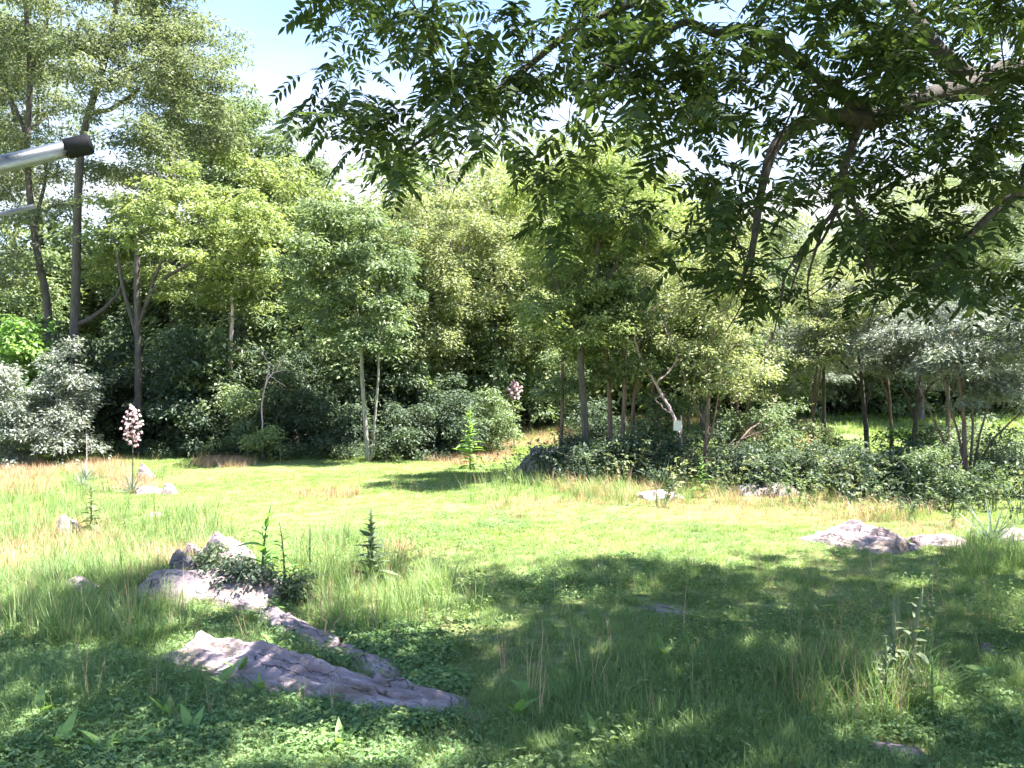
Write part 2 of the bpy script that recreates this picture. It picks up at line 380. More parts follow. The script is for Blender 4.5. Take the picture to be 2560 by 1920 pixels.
NTRI = [0]
def tree(name, label, cat, d, trunks, blobs, mat, bark='bark', r0=.18, srad=.55, lai=1.35, L=.14, W=.06, k=1.5, flat=.45, seed=1, group=None, tip=.006, crown_name='crown', base=None, droop=.35, tilt=.55, minz=.12, expo=.47):
    """trunks: polylines of (px, py[, depth offset]); blobs: (px, py, rx, ry[, depth offset])"""
    rng = np.random.default_rng(seed)
    tr = []
    for pl in trunks:
        pts = [P(p[0], p[1], d + (p[2] if len(p) > 2 else 0)) for p in pl]
        n = max(4, int(sum(np.linalg.norm(np.array(pts[i + 1]) - pts[i]) for i in range(len(pts) - 1)) / .45))
        tr.append(smooth_poly(pts, n))
    b0 = tr[0][0].copy(); b0[2] = float(gz(b0[0], b0[1]))
    for t in tr:
        g = float(gz(t[0][0], t[0][1]))
        if t[0][2] < g + .5: t[0][2] = g - .12
    bx_ = np.array([b[0] for b in blobs]); dep = .62 * (bx_.max() - bx_.min() + 60) / 2 * d / F
    off = np.linspace(-1, 1, len(blobs)); rng.shuffle(off)
    cl, rad = blob_clumps(rng, [(b[0], b[1], d + (b[4] if len(b) > 4 else off[i] * dep), b[2], b[3]) for i, b in enumerate(blobs)], srad, k)
    keep = cl[:, 2] > gz(cl[:, 0], cl[:, 1]) + minz; cl, rad = cl[keep], rad[keep]
    pos, paths, rr, ntr = grow(rng, tr, cl, tip, expo=expo)
    mb = MB()
    for pi, ids in enumerate(paths):
        pts = pos[ids]; r = rr[ids].copy()
        if pi < ntr:
            f = np.linspace(1, .45, len(ids)); r = np.maximum(r * .8, r0 * f * (1 if pi == 0 else .55)); r = np.minimum(r, r0 * 1.05)
            if pts[0][2] < gz(pts[0][0], pts[0][1]) + .2: r[0] *= 1.35
            tube(mb, pts, r, 8)
        else:
            r = np.minimum(r, r0 * .6)
            if len(r) > 1: r[0] = r[1]
            tube(mb, pts, r, 4, cap=False)
    t = thing(name, label, cat, b0, group)
    obj('trunk' if cat == 'tree' else 'stem', mb.mesh('trunk', b0, smooth=True), M[bark], t)
    ls = 1.12 if d < 12 else (1.25 if d < 25 else 1.36)
    v, q = spray_leaves(rng, cl, rad, lai * .82, L * ls, W * ls, flat, droop, tilt)
    NTRI[0] += 2 * len(q)
    obj(crown_name, mesh(crown_name, v - b0, quads=q), M[mat], t)
    return t

def copy_tree(t, label, loc, rz=0, sc=1.0, group=None):
    c = t.copy(); C.objects.link(c); c.location = tuple(float(v) for v in loc); c.rotation_euler = (0, 0, rz); c.scale = (sc, sc, sc)
    c['label'] = label
    if group: c['group'] = group
    for ch in t.children:
        k = ch.copy(); C.objects.link(k); k.parent = c
    return c

# ------------------------------------------------------------------ trees at the edge of the wood
tree('locust_tree', 'tall locust tree with leaning lit trunk, first tree at the left edge of the wood', 'tree', 33,
     [[(128, 1125), (122, 800), (88, 600), (68, 400), (75, 200), (66, 40), (60, -120)], [(84, 560), (110, 470), (118, 400)], [(72, 330), (30, 260), (10, 200)], [(74, 180), (110, 110), (120, 40)]],
     [(40, 120, 120, 90), (-70, 200, 120, 140), (110, 30, 90, 60), (20, 320, 100, 70), (-40, 450, 90, 70), (140, 190, 70, 50), (60, -60, 170, 70), (30, 560, 70, 40), (115, 330, 60, 50), (20, 670, 70, 45), (120, 450, 60, 45), (150, 90, 70, 60)],
     'locust', 'bark', .165, .5, 1.05, .13, .045, 1.6, seed=11)
tree('locust_tree', 'tallest locust tree with straight grey trunk and side limb, behind the metal tube', 'tree', 31,
     [[(185, 1130), (186, 850), (190, 700), (196, 470), (210, 330), (262, 150), (292, 0), (310, -160)], [(190, 820), (235, 790), (285, 750), (310, 700)], [(240, 220), (330, 170), (420, 150)], [(262, 150), (200, 110), (170, 60)], [(225, 300), (300, 260), (350, 220)]],
     [(330, 110, 120, 90), (430, 90, 110, 90), (520, 190, 90, 80), (420, 230, 110, 70), (270, 230, 90, 60), (280, -70, 190, 80), (440, -20, 90, 60), (180, 180, 60, 50), (560, 270, 80, 60), (330, 330, 100, 50), (250, 430, 80, 45), (400, 400, 90, 50), (250, 130, 80, 60), (350, 20, 110, 60), (180, 530, 60, 40), (480, 330, 90, 50)],
     'locust', 'bark', .19, .5, 1.25, .13, .045, 1.6, seed=12)
tree('locust_tree', 'fork-trunked tree with low shelves of bright yellow-green leaves beside the straight-trunked locust', 'tree', 30,
     [[(346, 1140), (346, 860), (342, 680), (352, 560), (380, 470)], [(345, 850), (308, 720), (290, 620), (262, 540)], [(348, 820), (378, 720), (405, 650), (440, 600)], [(352, 760), (420, 690), (500, 650), (560, 640)]],
     [(300, 520, 85, 38), (380, 500, 90, 42), (480, 520, 100, 40), (560, 560, 110, 45), (420, 590, 110, 40), (620, 620, 85, 45), (560, 680, 90, 45), (470, 440, 80, 40), (320, 590, 70, 40), (640, 530, 80, 45), (600, 740, 70, 50), (300, 660, 80, 40), (400, 690, 80, 40), (480, 730, 80, 45), (260, 600, 60, 40)],
     'bright', 'bark', .15, .5, 1.5, .12, .05, 1.8, flat=.3, seed=13)
tree('round_tree', 'rounded tree stepping down to the open sky behind the bright yellow-green tree', 'tree', 37,
     [[(600, 1105), (602, 800), (610, 600), (640, 420), (660, 350)], [(605, 650), (700, 520), (760, 450)], [(605, 600), (540, 420), (500, 330)]],
     [(560, 350, 100, 80), (650, 380, 100, 90), (480, 330, 90, 70), (740, 420, 80, 70), (690, 480, 110, 70), (600, 470, 110, 60), (790, 500, 80, 60), (620, 300, 70, 50), (530, 440, 80, 50)],
     'mid', 'bark', .22, .6, 1.5, .15, .06, 1.7, seed=14)
tree('round_tree', 'yellow-green tree with soft top between the sky gap and the twin-trunked tree', 'tree', 34,
     [[(735, 1115), (738, 850), (742, 650), (750, 500)], [(740, 700), (690, 600), (670, 540)], [(740, 720), (790, 640), (820, 590)]],
     [(720, 470, 90, 60), (690, 560, 100, 60), (790, 560, 90, 60), (740, 640, 110, 60), (650, 640, 70, 60), (700, 740, 100, 60), (800, 690, 80, 60), (640, 420, 70, 50)],
     'bright', 'bark', .15, .55, 1.5, .13, .055, 1.7, seed=15)
tree('twin_trunk_tree', 'small tree on twin pale slanting trunks at the lawn edge', 'tree', 27,
     [[(922, 1158), (912, 1040), (905, 940), (900, 820), (880, 720)], [(930, 1158), (938, 1040), (946, 940), (950, 830), (975, 730)]],
     [(880, 600, 120, 50), (800, 650, 85, 50), (960, 630, 90, 50), (890, 690, 130, 55), (830, 760, 90, 55), (970, 730, 90, 55), (910, 800, 110, 50), (820, 570, 90, 45), (940, 850, 70, 40), (840, 860, 60, 40), (870, 540, 90, 40)],
     'mid', 'bark_pale', .085, .45, 1.7, .11, .045, 1.9, flat=.35, seed=16)
tree('slender_tree', 'slender pale yellow-green tree right of the twin-trunked tree', 'tree', 32,
     [[(1050, 1120), (1050, 900), (1055, 700), (1060, 560)], [(1052, 800), (1110, 660), (1130, 600)]],
     [(1040, 520, 100, 60), (1100, 590, 100, 70), (1020, 610, 80, 60), (1150, 680, 100, 70), (1060, 720, 100, 60), (1130, 780, 100, 60), (1020, 800, 80, 60), (1190, 600, 80, 60), (1080, 860, 90, 50)],
     'yellow', 'bark', .13, .5, 1.4, .10, .04, 1.7, seed=17, flat=.6)
tree('slender_tree', 'loose pale tree with sunlit side sprays in the middle of the wood edge', 'tree', 35,
     [[(1235, 1100), (1232, 900), (1240, 720), (1230, 560), (1240, 470)], [(1236, 760), (1300, 640), (1330, 580)], [(1236, 800), (1170, 690), (1150, 640)]],
     [(1230, 480, 90, 60), (1290, 540, 90, 60), (1180, 570, 80, 60), (1260, 640, 110, 60), (1330, 680, 80, 60), (1200, 730, 100, 60), (1300, 770, 100, 60), (1230, 840, 110, 50), (1330, 850, 80, 50), (1150, 500, 60, 50)],
     'yellow', 'bark', .15, .55, 1.4, .11, .045, 1.7, seed=18, flat=.5)
tree('bare_topped_tree', 'thin-leaved tree whose bare pinkish twigs stand above the pale trees', 'tree', 39,
     [[(1150, 1080), (1152, 800), (1160, 600), (1150, 500)], [(1155, 640), (1110, 540), (1100, 470)], [(1155, 620), (1190, 520), (1215, 450)]],
     [(1130, 480, 90, 60), (1200, 470, 80, 60), (1090, 550, 80, 60), (1180, 560, 100, 60), (1140, 430, 60, 40)],
     'pale', 'dead', .13, .3, .16, .10, .04, 2.6, seed=19, tip=.008)
# the clump of trees in the middle of the meadow
tree('clump_tree', 'tallest tree of the clump with a thick grey trunk beside the dark boulder', 'tree', 21.5,
     [[(1466, 1212), (1462, 1050), (1452, 900), (1458, 800), (1490, 680), (1500, 520)], [(1456, 880), (1420, 780), (1380, 680), (1360, 580)], [(1462, 790), (1540, 660), (1600, 560)]],
     [(1500, 400, 120, 45), (1410, 430, 100, 45), (1590, 440, 110, 50), (1350, 500, 100, 50), (1480, 500, 120, 50), (1640, 520, 100, 50), (1330, 590, 90, 50), (1430, 600, 110, 50), (1560, 600, 110, 50), (1680, 620, 70, 50), (1380, 690, 90, 45), (1500, 700, 90, 45), (1560, 350, 80, 35), (1450, 350, 70, 30), (1430, 770, 90, 45), (1530, 790, 80, 45), (1370, 780, 80, 40), (1470, 860, 70, 35)],
     'bright', 'bark', .10, .40, 2.0, .09, .038, 2.1, flat=.4, seed=20)
tree('clump_tree', 'reddish slim-trunked tree left of the trio under the tall clump tree', 'tree', 22.5,
     [[(1526, 1195), (1526, 1080), (1522, 960), (1512, 840), (1490, 760)]],
     [(1480, 790, 80, 45), (1420, 820, 70, 40), (1540, 800, 70, 40), (1470, 870, 60, 35), (1400, 750, 60, 40)],
     'mid', 'bark_brown', .075, .36, 1.7, .09, .04, 1.9, seed=21)
tree('clump_tree', 'middle slim trunk of the trio with dark low foliage', 'tree', 22.2,
     [[(1552, 1200), (1556, 1090), (1562, 980), (1560, 860), (1590, 760)]],
     [(1590, 770, 80, 45), (1540, 900, 60, 35), (1620, 840, 60, 40), (1580, 690, 70, 40), (1500, 930, 55, 30)],
     'mid', 'bark_brown', .075, .36, 1.7, .09, .04, 1.9, seed=22)
tree('clump_tree', 'right slim trunk of the trio forking beside the dead leaning branch', 'tree', 22.8,
     [[(1578, 1192), (1580, 1090), (1586, 980), (1600, 880), (1640, 760)], [(1584, 1010), (1610, 930), (1620, 860)]],
     [(1650, 760, 80, 50), (1690, 840, 60, 40), (1640, 680, 80, 45), (1610, 620, 70, 40), (1720, 740, 70, 50)],
     'yellow', 'bark_brown', .065, .36, 1.3, .085, .036, 1.8, seed=23)
tree('sapling', 'sparse sapling with lit reddish stems behind the yellow-tipped weeds', 'tree', 20.5,
     [[(1762, 1215), (1764, 1120), (1772, 1000), (1770, 900), (1800, 780)], [(1764, 1130), (1785, 1060), (1800, 960), (1830, 860)], [(1766, 1080), (1725, 980), (1690, 880), (1660, 800)]],
     [(1800, 720, 90, 60), (1860, 780, 80, 55), (1730, 770, 80, 50), (1840, 870, 80, 45), (1780, 930, 70, 40), (1720, 860, 60, 40), (1880, 920, 70, 35), (1760, 640, 90, 50), (1860, 680, 80, 50)],
     'yellow', 'bark_brown', .055, .36, 1.0, .085, .036, 1.7, seed=24)
tree('sapling', 'thin sapling with a fine lit trunk behind the small white panel', 'tree', 24,
     [[(1722, 1180), (1720, 1080), (1722, 980), (1716, 880), (1700, 760)]],
     [(1700, 900, 70, 40), (1740, 820, 70, 45), (1680, 720, 70, 45), (1750, 980, 60, 35)],
     'mid', 'bark_pale', .05, .36, 1.2, .09, .04, 1.7, seed=25)
# right-hand side
tree('silver_tree', 'silver-leaved bushy tree with a bent dark trunk in the middle of the bank', 'tree', 23.5,
     [[(2170, 1180), (2166, 1080), (2158, 1000), (2150, 900), (2130, 820)], [(2160, 1000), (2200, 920), (2230, 870)], [(2158, 960), (2100, 900), (2060, 870)]],
     [(2120, 800, 100, 50), (2050, 850, 80, 40), (2200, 820, 90, 50), (2130, 880, 100, 35), (2240, 870, 70, 35), (2090, 740, 80, 45), (2190, 740, 80, 45), (2010, 900, 60, 30)],
     'silver', 'bark_dark', .085, .36, 1.4, .085, .03, 1.9, seed=26, flat=.35)
tree('silver_tree', 'large silver-leaved tree spreading from a fan of many stems by the right edge', 'tree', 19.5,
     [[(2418, 1235), (2412, 1150), (2410, 1060), (2400, 960), (2390, 860)], [(2410, 1225), (2380, 1150), (2330, 1040), (2290, 950)], [(2422, 1230), (2440, 1140), (2460, 1040), (2500, 960)], [(2425, 1230), (2460, 1130), (2510, 1070), (2570, 1020)], [(2414, 1200), (2400, 1100), (2370, 1000), (2350, 900)], [(2420, 1200), (2432, 1090), (2430, 980), (2440, 880)]],
     [(2480, 900, 110, 60), (2400, 850, 90, 50), (2540, 830, 100, 70), (2460, 990, 100, 40), (2560, 940, 90, 60), (2350, 900, 70, 40), (2480, 760, 110, 55), (2390, 770, 80, 45), (2540, 700, 100, 60), (2440, 920, 90, 50), (2330, 800, 60, 40)],
     'silver', 'bark_brown', .065, .34, 1.6, .085, .03, 2.0, seed=27, flat=.4)
tree('feathery_tree', 'broad pale feathery tree behind the hanging walnut twigs', 'tree', 40,
     [[(2300, 1060), (2300, 850), (2310, 650), (2320, 500)], [(2302, 760), (2200, 640), (2160, 590)], [(2304, 740), (2400, 600), (2440, 520)]],
     [(2310, 500, 110, 60), (2410, 470, 110, 60), (2240, 570, 110, 60), (2360, 590, 130, 60), (2480, 560, 110, 70), (2170, 650, 100, 60), (2290, 680, 130, 60), (2430, 690, 120, 60), (2550, 480, 100, 70), (2540, 660, 90, 70)],
     'pale', 'bark', .22, .55, 1.4, .11, .035, 1.8, seed=28, flat=.7)
tree('feathery_tree', 'pale tree standing behind the sapling, under the sky gap in the walnut', 'tree', 37,
     [[(1980, 1075), (1980, 900), (1985, 720), (1990, 600)], [(1982, 800), (1920, 690), (1900, 640)], [(1984, 780), (2060, 680), (2080, 640)]],
     [(1980, 580, 100, 55), (1910, 640, 90, 60), (2060, 640, 90, 60), (1970, 700, 120, 60), (1880, 740, 90, 60), (2080, 740, 100, 60), (1990, 810, 120, 60), (1870, 840, 90, 50), (2100, 840, 90, 50)],
     'pale', 'bark', .17, .55, 1.4, .11, .04, 1.8, seed=29, flat=.6)
tree('feathery_tree', 'yellowish tree filling the gap behind the tall clump tree', 'tree', 36,
     [[(1760, 1075), (1760, 900), (1755, 700), (1750, 560)], [(1758, 760), (1820, 640), (1840, 590)], [(1758, 760), (1690, 650), (1660, 600)]],
     [(1750, 560, 110, 55), (1670, 600, 90, 60), (1830, 610, 90, 60), (1760, 680, 120, 60), (1680, 740, 90, 60), (1850, 730, 90, 60), (1770, 810, 120, 60), (1650, 850, 90, 50), (1860, 860, 90, 50)],
     'yellow', 'bark', .17, .55, 1.3, .11, .045, 1.8, seed=30, flat=.6)
tree('wood_tree', 'green tree behind the tall clump tree at the far end of the lawn', 'tree', 41,
     [[(1440, 1050), (1442, 850), (1445, 650), (1450, 520)], [(1443, 720), (1370, 600), (1350, 560)], [(1443, 720), (1530, 600), (1560, 560)]],
     [(1450, 500, 110, 60), (1370, 560, 90, 60), (1540, 560, 90, 60), (1440, 640, 130, 60), (1350, 720, 100, 60), (1540, 720, 110, 60), (1440, 790, 130, 60), (1360, 870, 110, 55), (1520, 880, 110, 55), (1440, 940, 120, 40)],
     'mid', 'bark', .2, .6, 1.5, .13, .055, 1.6, seed=31)

# back row, one of each kind, then copies
back = []
protos = [('shade', 32, 7.6), ('mid', 33, 8.4), ('bright', 34, 8.0)]
for i, (mt, sd, h) in enumerate(protos):
    d = 50.; k = F / d; g = HY + CH * F / d
    top = g - h * k
    bl = [(1280, top + 55, 80, 50), (1220, top + 110, 85, 55), (1345, top + 120, 85, 55), (1280, top + 160, 110, 50), (1195, top + 190, 80, 55), (1365, top + 205, 80, 55), (1280, top + 245, 100, 45), (1225, top + 280, 80, 40), (1340, top + 290, 80, 40)]
    t = tree('wood_tree', 'leafy tree deep in the wood, seen only through gaps between the front trees', 'tree', d,
             [[(1280, g), (1282, g - 120), (1275, g - 220), (1280, top + 90)], [(1280, g - 150), (1330, g - 230), (1345, g - 260)], [(1280, g - 140), (1230, g - 220), (1220, g - 250)]],
             bl, mt, 'bark', .2, .75, 1.3, .19, .085, 1.5, seed=sd, group='trees deep in the wood', base=None)
    back.append(t)
spots = [(-60, 44, 1.25), (70, 47, 1.0), (250, 45, 1.0), (400, 46, 1.1), (520, 43, 1.15), (660, 46, 1.15), (800, 43, 1.05), (930, 42, 1.0), (1060, 46, 1.15), (1180, 47, 1.15), (1320, 52, 1.2), (1460, 56, 1.2), (1620, 50, 1.1), (1760, 53, 1.1), (1900, 50, 1.0), (2060, 54, 1.05), (2200, 50, 1.0), (2350, 56, 1.1), (2500, 52, 1.1), (2660, 48, 1.2),
         (-20, 46, 1.7), (180, 48, 1.75), (330, 45, 1.7), (450, 47, 1.8), (590, 48, 1.75), (1700, 46, 1.5), (1850, 47, 1.45), (2000, 46, 1.45), (2150, 47, 1.5), (2300, 46, 1.5), (2450, 47, 1.6), (2580, 46, 1.6), (1380, 45, 1.85), (1550, 47, 1.9), (1100, 44, 1.95), (1240, 46, 2.0), (960, 45, 2.0), (850, 46, 1.95), (1460, 44, 1.75), (740, 46, 1.95), (110, 43, 1.2), (270, 42, 1.2),
         (850, 37, .75), (980, 38, .8), (480, 36, .6), (700, 39, .8), (320, 37, .55), (160, 38, .55)]
for i, (px, d, s) in enumerate(spots):
    p = onground(px, d); t = back[i % 3]
    if i < 3: t.location = tuple(p); t.rotation_euler = (0, 0, i * 2.); t.scale = (s, s, s)
    else: copy_tree(t, t['label'], p, i * 1.9, s)

LOC = [o for o in C.objects if o.name.startswith('locust_tree') and o.parent is None]
copy_tree(LOC[1], 'tall locust crown rising behind the fork-trunked tree', onground(430, 40), 1.9, 1.12)
copy_tree(LOC[0], 'tall locust at the left edge behind the leaning trunk', onground(-60, 39), 2.6, 1.1)
copy_tree(LOC[1], 'tall locust whose crown shows between the two front locust trunks', onground(110, 43), 4.0, 1.05)

# ------------------------------------------------------------------ shrubs
SH = {}
def shrub(label, px, py, rx, h, mat, seed, d=None, L=.09, W=.04, srad=.3, lai=1.5, bark='bark_dark', name='shrub', flat=.5, n=3, k=1.8, cat='shrub', group=None):
    """px,py: foot of the shrub; rx: half width and h: height in photo pixels"""
    d = d or G(px, py)[1]; rng = np.random.default_rng(seed)
    py = HY + (CH - float(gz((px - HX) / F * d, d))) * F / d
    tr = [[(px + rx * .1 * (i - 1), py), (px + rx * .3 * (i - (n - 1) / 2), py - h * .35), (px + rx * .55 * (i - (n - 1) / 2), py - h * .7)] for i in range(n)]
    bl = [(px, py - h * .65, rx * .6, h * .33), (px - rx * .45, py - h * .45, rx * .5, h * .32), (px + rx * .45, py - h * .48, rx * .5, h * .32), (px + rx * rng.uniform(-.3, .3), py - h * .25, rx * .7, h * .22), (px + rx * rng.uniform(-.4, .4), py - h * .8, rx * .35, h * .2)]
    SH[seed] = tree(name, label, cat, d, tr, bl, mat, bark, .025, srad, lai, L, W, k, flat=flat, seed=seed, crown_name='foliage', tip=.004, group=group, minz=.05)
    return SH[seed]

shrub('silver-grey bush drooping over the dark gap at the far left', 150, 1115, 95, 290, 'silver', 50, 27, srad=.33, L=.085, W=.035)
shrub('bluish silver bush cut by the left edge of the picture', 20, 1125, 80, 250, 'silver', 51, 26.5, srad=.33)
shrub('bright green broad-leaved bush above the silver bushes at the left edge', 40, 1110, 95, 390, 'fresh', 52, 28.5, L=.16, W=.085, srad=.4, lai=1.3)
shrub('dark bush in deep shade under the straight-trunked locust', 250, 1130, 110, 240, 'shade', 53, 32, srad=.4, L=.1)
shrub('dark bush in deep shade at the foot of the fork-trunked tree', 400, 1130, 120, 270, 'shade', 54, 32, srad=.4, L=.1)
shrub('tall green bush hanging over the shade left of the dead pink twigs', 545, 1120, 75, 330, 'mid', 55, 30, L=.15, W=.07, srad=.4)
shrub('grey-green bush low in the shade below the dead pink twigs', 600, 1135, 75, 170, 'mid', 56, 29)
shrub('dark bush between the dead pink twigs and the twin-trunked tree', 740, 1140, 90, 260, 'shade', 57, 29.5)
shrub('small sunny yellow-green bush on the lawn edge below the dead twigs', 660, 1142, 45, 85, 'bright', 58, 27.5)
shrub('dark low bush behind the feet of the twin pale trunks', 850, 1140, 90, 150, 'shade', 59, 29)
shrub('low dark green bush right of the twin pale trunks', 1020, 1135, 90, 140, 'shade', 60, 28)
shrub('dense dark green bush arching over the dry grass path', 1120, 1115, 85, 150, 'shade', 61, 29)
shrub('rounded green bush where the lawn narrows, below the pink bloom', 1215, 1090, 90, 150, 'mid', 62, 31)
shrub('green bush at the far end of the lawn left of the clump trunk', 1370, 1050, 80, 130, 'mid', 63, 38)
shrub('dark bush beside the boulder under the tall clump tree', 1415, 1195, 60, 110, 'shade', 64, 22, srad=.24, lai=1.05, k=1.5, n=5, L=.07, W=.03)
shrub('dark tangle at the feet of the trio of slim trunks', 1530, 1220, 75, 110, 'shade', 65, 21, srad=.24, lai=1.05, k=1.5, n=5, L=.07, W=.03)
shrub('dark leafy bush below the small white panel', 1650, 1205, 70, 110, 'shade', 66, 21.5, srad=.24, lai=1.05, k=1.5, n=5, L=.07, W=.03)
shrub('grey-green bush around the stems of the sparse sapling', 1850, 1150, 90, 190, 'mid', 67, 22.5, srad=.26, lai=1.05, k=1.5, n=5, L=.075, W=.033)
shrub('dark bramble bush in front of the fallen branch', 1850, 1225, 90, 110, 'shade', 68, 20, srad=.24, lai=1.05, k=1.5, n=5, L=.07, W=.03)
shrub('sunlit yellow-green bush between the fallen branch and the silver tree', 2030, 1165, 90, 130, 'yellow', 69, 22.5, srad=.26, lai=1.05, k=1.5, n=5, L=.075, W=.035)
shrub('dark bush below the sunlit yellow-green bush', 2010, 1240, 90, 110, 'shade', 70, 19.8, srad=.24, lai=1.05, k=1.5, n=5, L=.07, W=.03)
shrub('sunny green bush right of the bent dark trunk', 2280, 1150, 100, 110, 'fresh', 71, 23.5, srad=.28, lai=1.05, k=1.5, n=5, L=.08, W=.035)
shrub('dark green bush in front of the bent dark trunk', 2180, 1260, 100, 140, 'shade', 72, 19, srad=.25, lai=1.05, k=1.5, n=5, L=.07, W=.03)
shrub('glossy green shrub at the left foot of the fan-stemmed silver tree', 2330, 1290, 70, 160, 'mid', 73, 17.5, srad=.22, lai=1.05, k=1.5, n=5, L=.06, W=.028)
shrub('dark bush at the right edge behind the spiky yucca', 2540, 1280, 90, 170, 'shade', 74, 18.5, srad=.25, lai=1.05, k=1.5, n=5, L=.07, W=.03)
shrub('dark hedge-like bush deep behind the silver tree trunks', 2420, 1110, 150, 90, 'mid', 75, 27, srad=.35, L=.1)
shrub('small bush of dark rose-like leaflets on the upper rock', 520, 1500, 45, 65, 'mid', 76, 9.9, srad=.12, L=.05, W=.025)
shrub('low bramble in the hollow between the two long rocks', 600, 1545, 95, 90, 'shade', 77, 9.3, srad=.14, L=.055, W=.028)
shrub('reddish-brown bramble at the right end of the upper rock', 745, 1545, 45, 55, 'mid', 78, 9.2, srad=.12, L=.05, W=.024)


SAP = [o for o in C.objects if o.name.startswith('sapling') and o.parent is None]; CLT = [o for o in C.objects if o.name.startswith('clump_tree') and o.parent is None]; SLV = [o for o in C.objects if o.name.startswith('silver_tree') and o.parent is None]
for src, px, d, sc, rz, lab in [
    (SAP[0], 1850, 22.5, .95, 2.2, 'loose sapling between the sparse sapling and the fallen branch'),
    (CLT[1], 1630, 23.8, .9, 2.9, 'slim tree just left of the white panel'),
    (CLT[2], 1800, 24.0, .95, 4.2, 'slim dark tree behind the lit sapling stems'),
    (SAP[1], 1930, 24.5, 1.1, 1.2, 'thin sapling rising above the fallen branch tip'),
    (CLT[3], 2030, 23.5, .9, 5.0, 'slim tree above the sunlit yellow-green bush'),
    (SLV[0], 2280, 22.0, .85, 2.4, 'small silver-leaved tree between the bent trunk and the fan of stems'),
    (SLV[0], 2060, 26.5, .95, 4.4, 'silver-leaved tree behind the sunlit yellow-green bush'),
    (CLT[1], 2370, 24.0, 1.0, 1.0, 'slim dark tree behind the fan of stems'),
    (CLT[2], 1400, 23.5, .85, .6, 'slim tree left of the thick clump trunk'),
    (CLT[3], 2230, 24.5, 1.0, 3.1, 'slim tree right behind the bent dark trunk')]:
    copy_tree(src, lab, onground(px, d), rz, sc)
for src, px, d, sc, rz, lab in [
    (68, 1450, 20.6, 1.0, 1, 'dark low bush at the foot of the tall clump trunk'),
    (66, 1600, 20.4, 1.25, 2, 'dark bush behind the low speckled rock'),
    (72, 1740, 21.6, 1.1, 3, 'dark bush behind the yellow-tipped weed'),
    (67, 1930, 21.5, 1.1, 4, 'grey-green bush under the fallen branch tips'),
    (68, 1930, 19.6, .9, 2.5, 'dark bramble right of the dark rock on the bank'),
    (65, 2260, 18.6, 1.2, 2, 'low dark bush above the greyish rock'),
    (73, 2480, 21.5, .9, 1, 'green shrub right of the fan of stems'),
    (72, 2360, 22.5, 1.3, 2.2, 'shaded bush behind the fan-stemmed silver tree'),
    (67, 1660, 23.5, 1.25, 1.2, 'grey-green bush behind the white panel'),
    (61, 1500, 27, .9, 2.8, 'dark bush in the gap behind the trio of slim trunks'),
    (61, 1090, 30.5, 1.25, 4.1, 'dark bush behind the pyramid-shaped weed'),
    (57, 940, 31, 1.2, 1.1, 'dark bush right behind the twin pale trunks'),
    (53, 640, 31.5, 1.2, 3.3, 'dark shade bush left of the small sunny bush'),
    (54, 100, 31, 1.2, .7, 'dark shade bush behind the silver-grey bush'),
    (54, 500, 30.5, 1.1, 2.7, 'dark shade bush below the tall green bush')]:
    copy_tree(SH[src], lab, onground(px, d), rz, sc)

# taller young growth that closes the wood edge below the crowns
for i, (px, d, rx, h, mt, lab) in enumerate([
    (470, 33, 90, 420, 'mid', 'leafy young growth between the fork-trunked tree and the tall green bush'),
    (640, 33, 90, 400, 'mid', 'leafy young growth behind the dead pink twigs'),
    (800, 31, 90, 420, 'mid', 'leafy young growth just left of the twin pale trunks'),
    (980, 31, 90, 400, 'mid', 'leafy young growth just right of the twin pale trunks'),
    (1090, 34, 90, 420, 'yellow', 'pale young growth below the bare twig tops'),
    (1190, 34, 80, 360, 'mid', 'young growth left of the far pink bloom'),
    (1300, 36, 90, 380, 'mid', 'young growth right of the far pink bloom'),
    (1420, 44, 120, 330, 'mid', 'young growth closing the far end of the lawn'),
    (1600, 43, 120, 360, 'yellow', 'pale young growth seen behind the trio of slim trunks'),
    (1780, 42, 120, 340, 'pale', 'pale young growth behind the sparse sapling'),
    (1940, 40, 110, 330, 'pale', 'grey-green young growth behind the fallen branch'),
    (2090, 42, 120, 330, 'pale', 'grey-green young growth behind the silver bushy tree'),
    (2260, 41, 110, 330, 'mid', 'green young growth between the two silver trees'),
    (2450, 43, 140, 380, 'mid', 'green young growth behind the fan-stemmed silver tree'),
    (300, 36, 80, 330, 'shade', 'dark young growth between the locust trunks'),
    (90, 37, 120, 460, 'mid', 'young growth behind the leaning locust trunk'),
    (230, 39, 110, 480, 'mid', 'young growth behind the straight locust trunk'),
    (400, 40, 110, 520, 'mid', 'young growth behind the fork-trunked tree'),
    (560, 41, 110, 560, 'mid', 'young growth below the rounded tree by the sky'),
    (-40, 36, 110, 420, 'mid', 'young growth cut by the left edge of the picture')]):
    shrub(lab, px, 0, rx, h, mt, 90 + i, d, L=.15, W=.066, srad=.5, lai=1.2, name='young_tree', bark='bark', n=4, k=1.7, cat='tree')

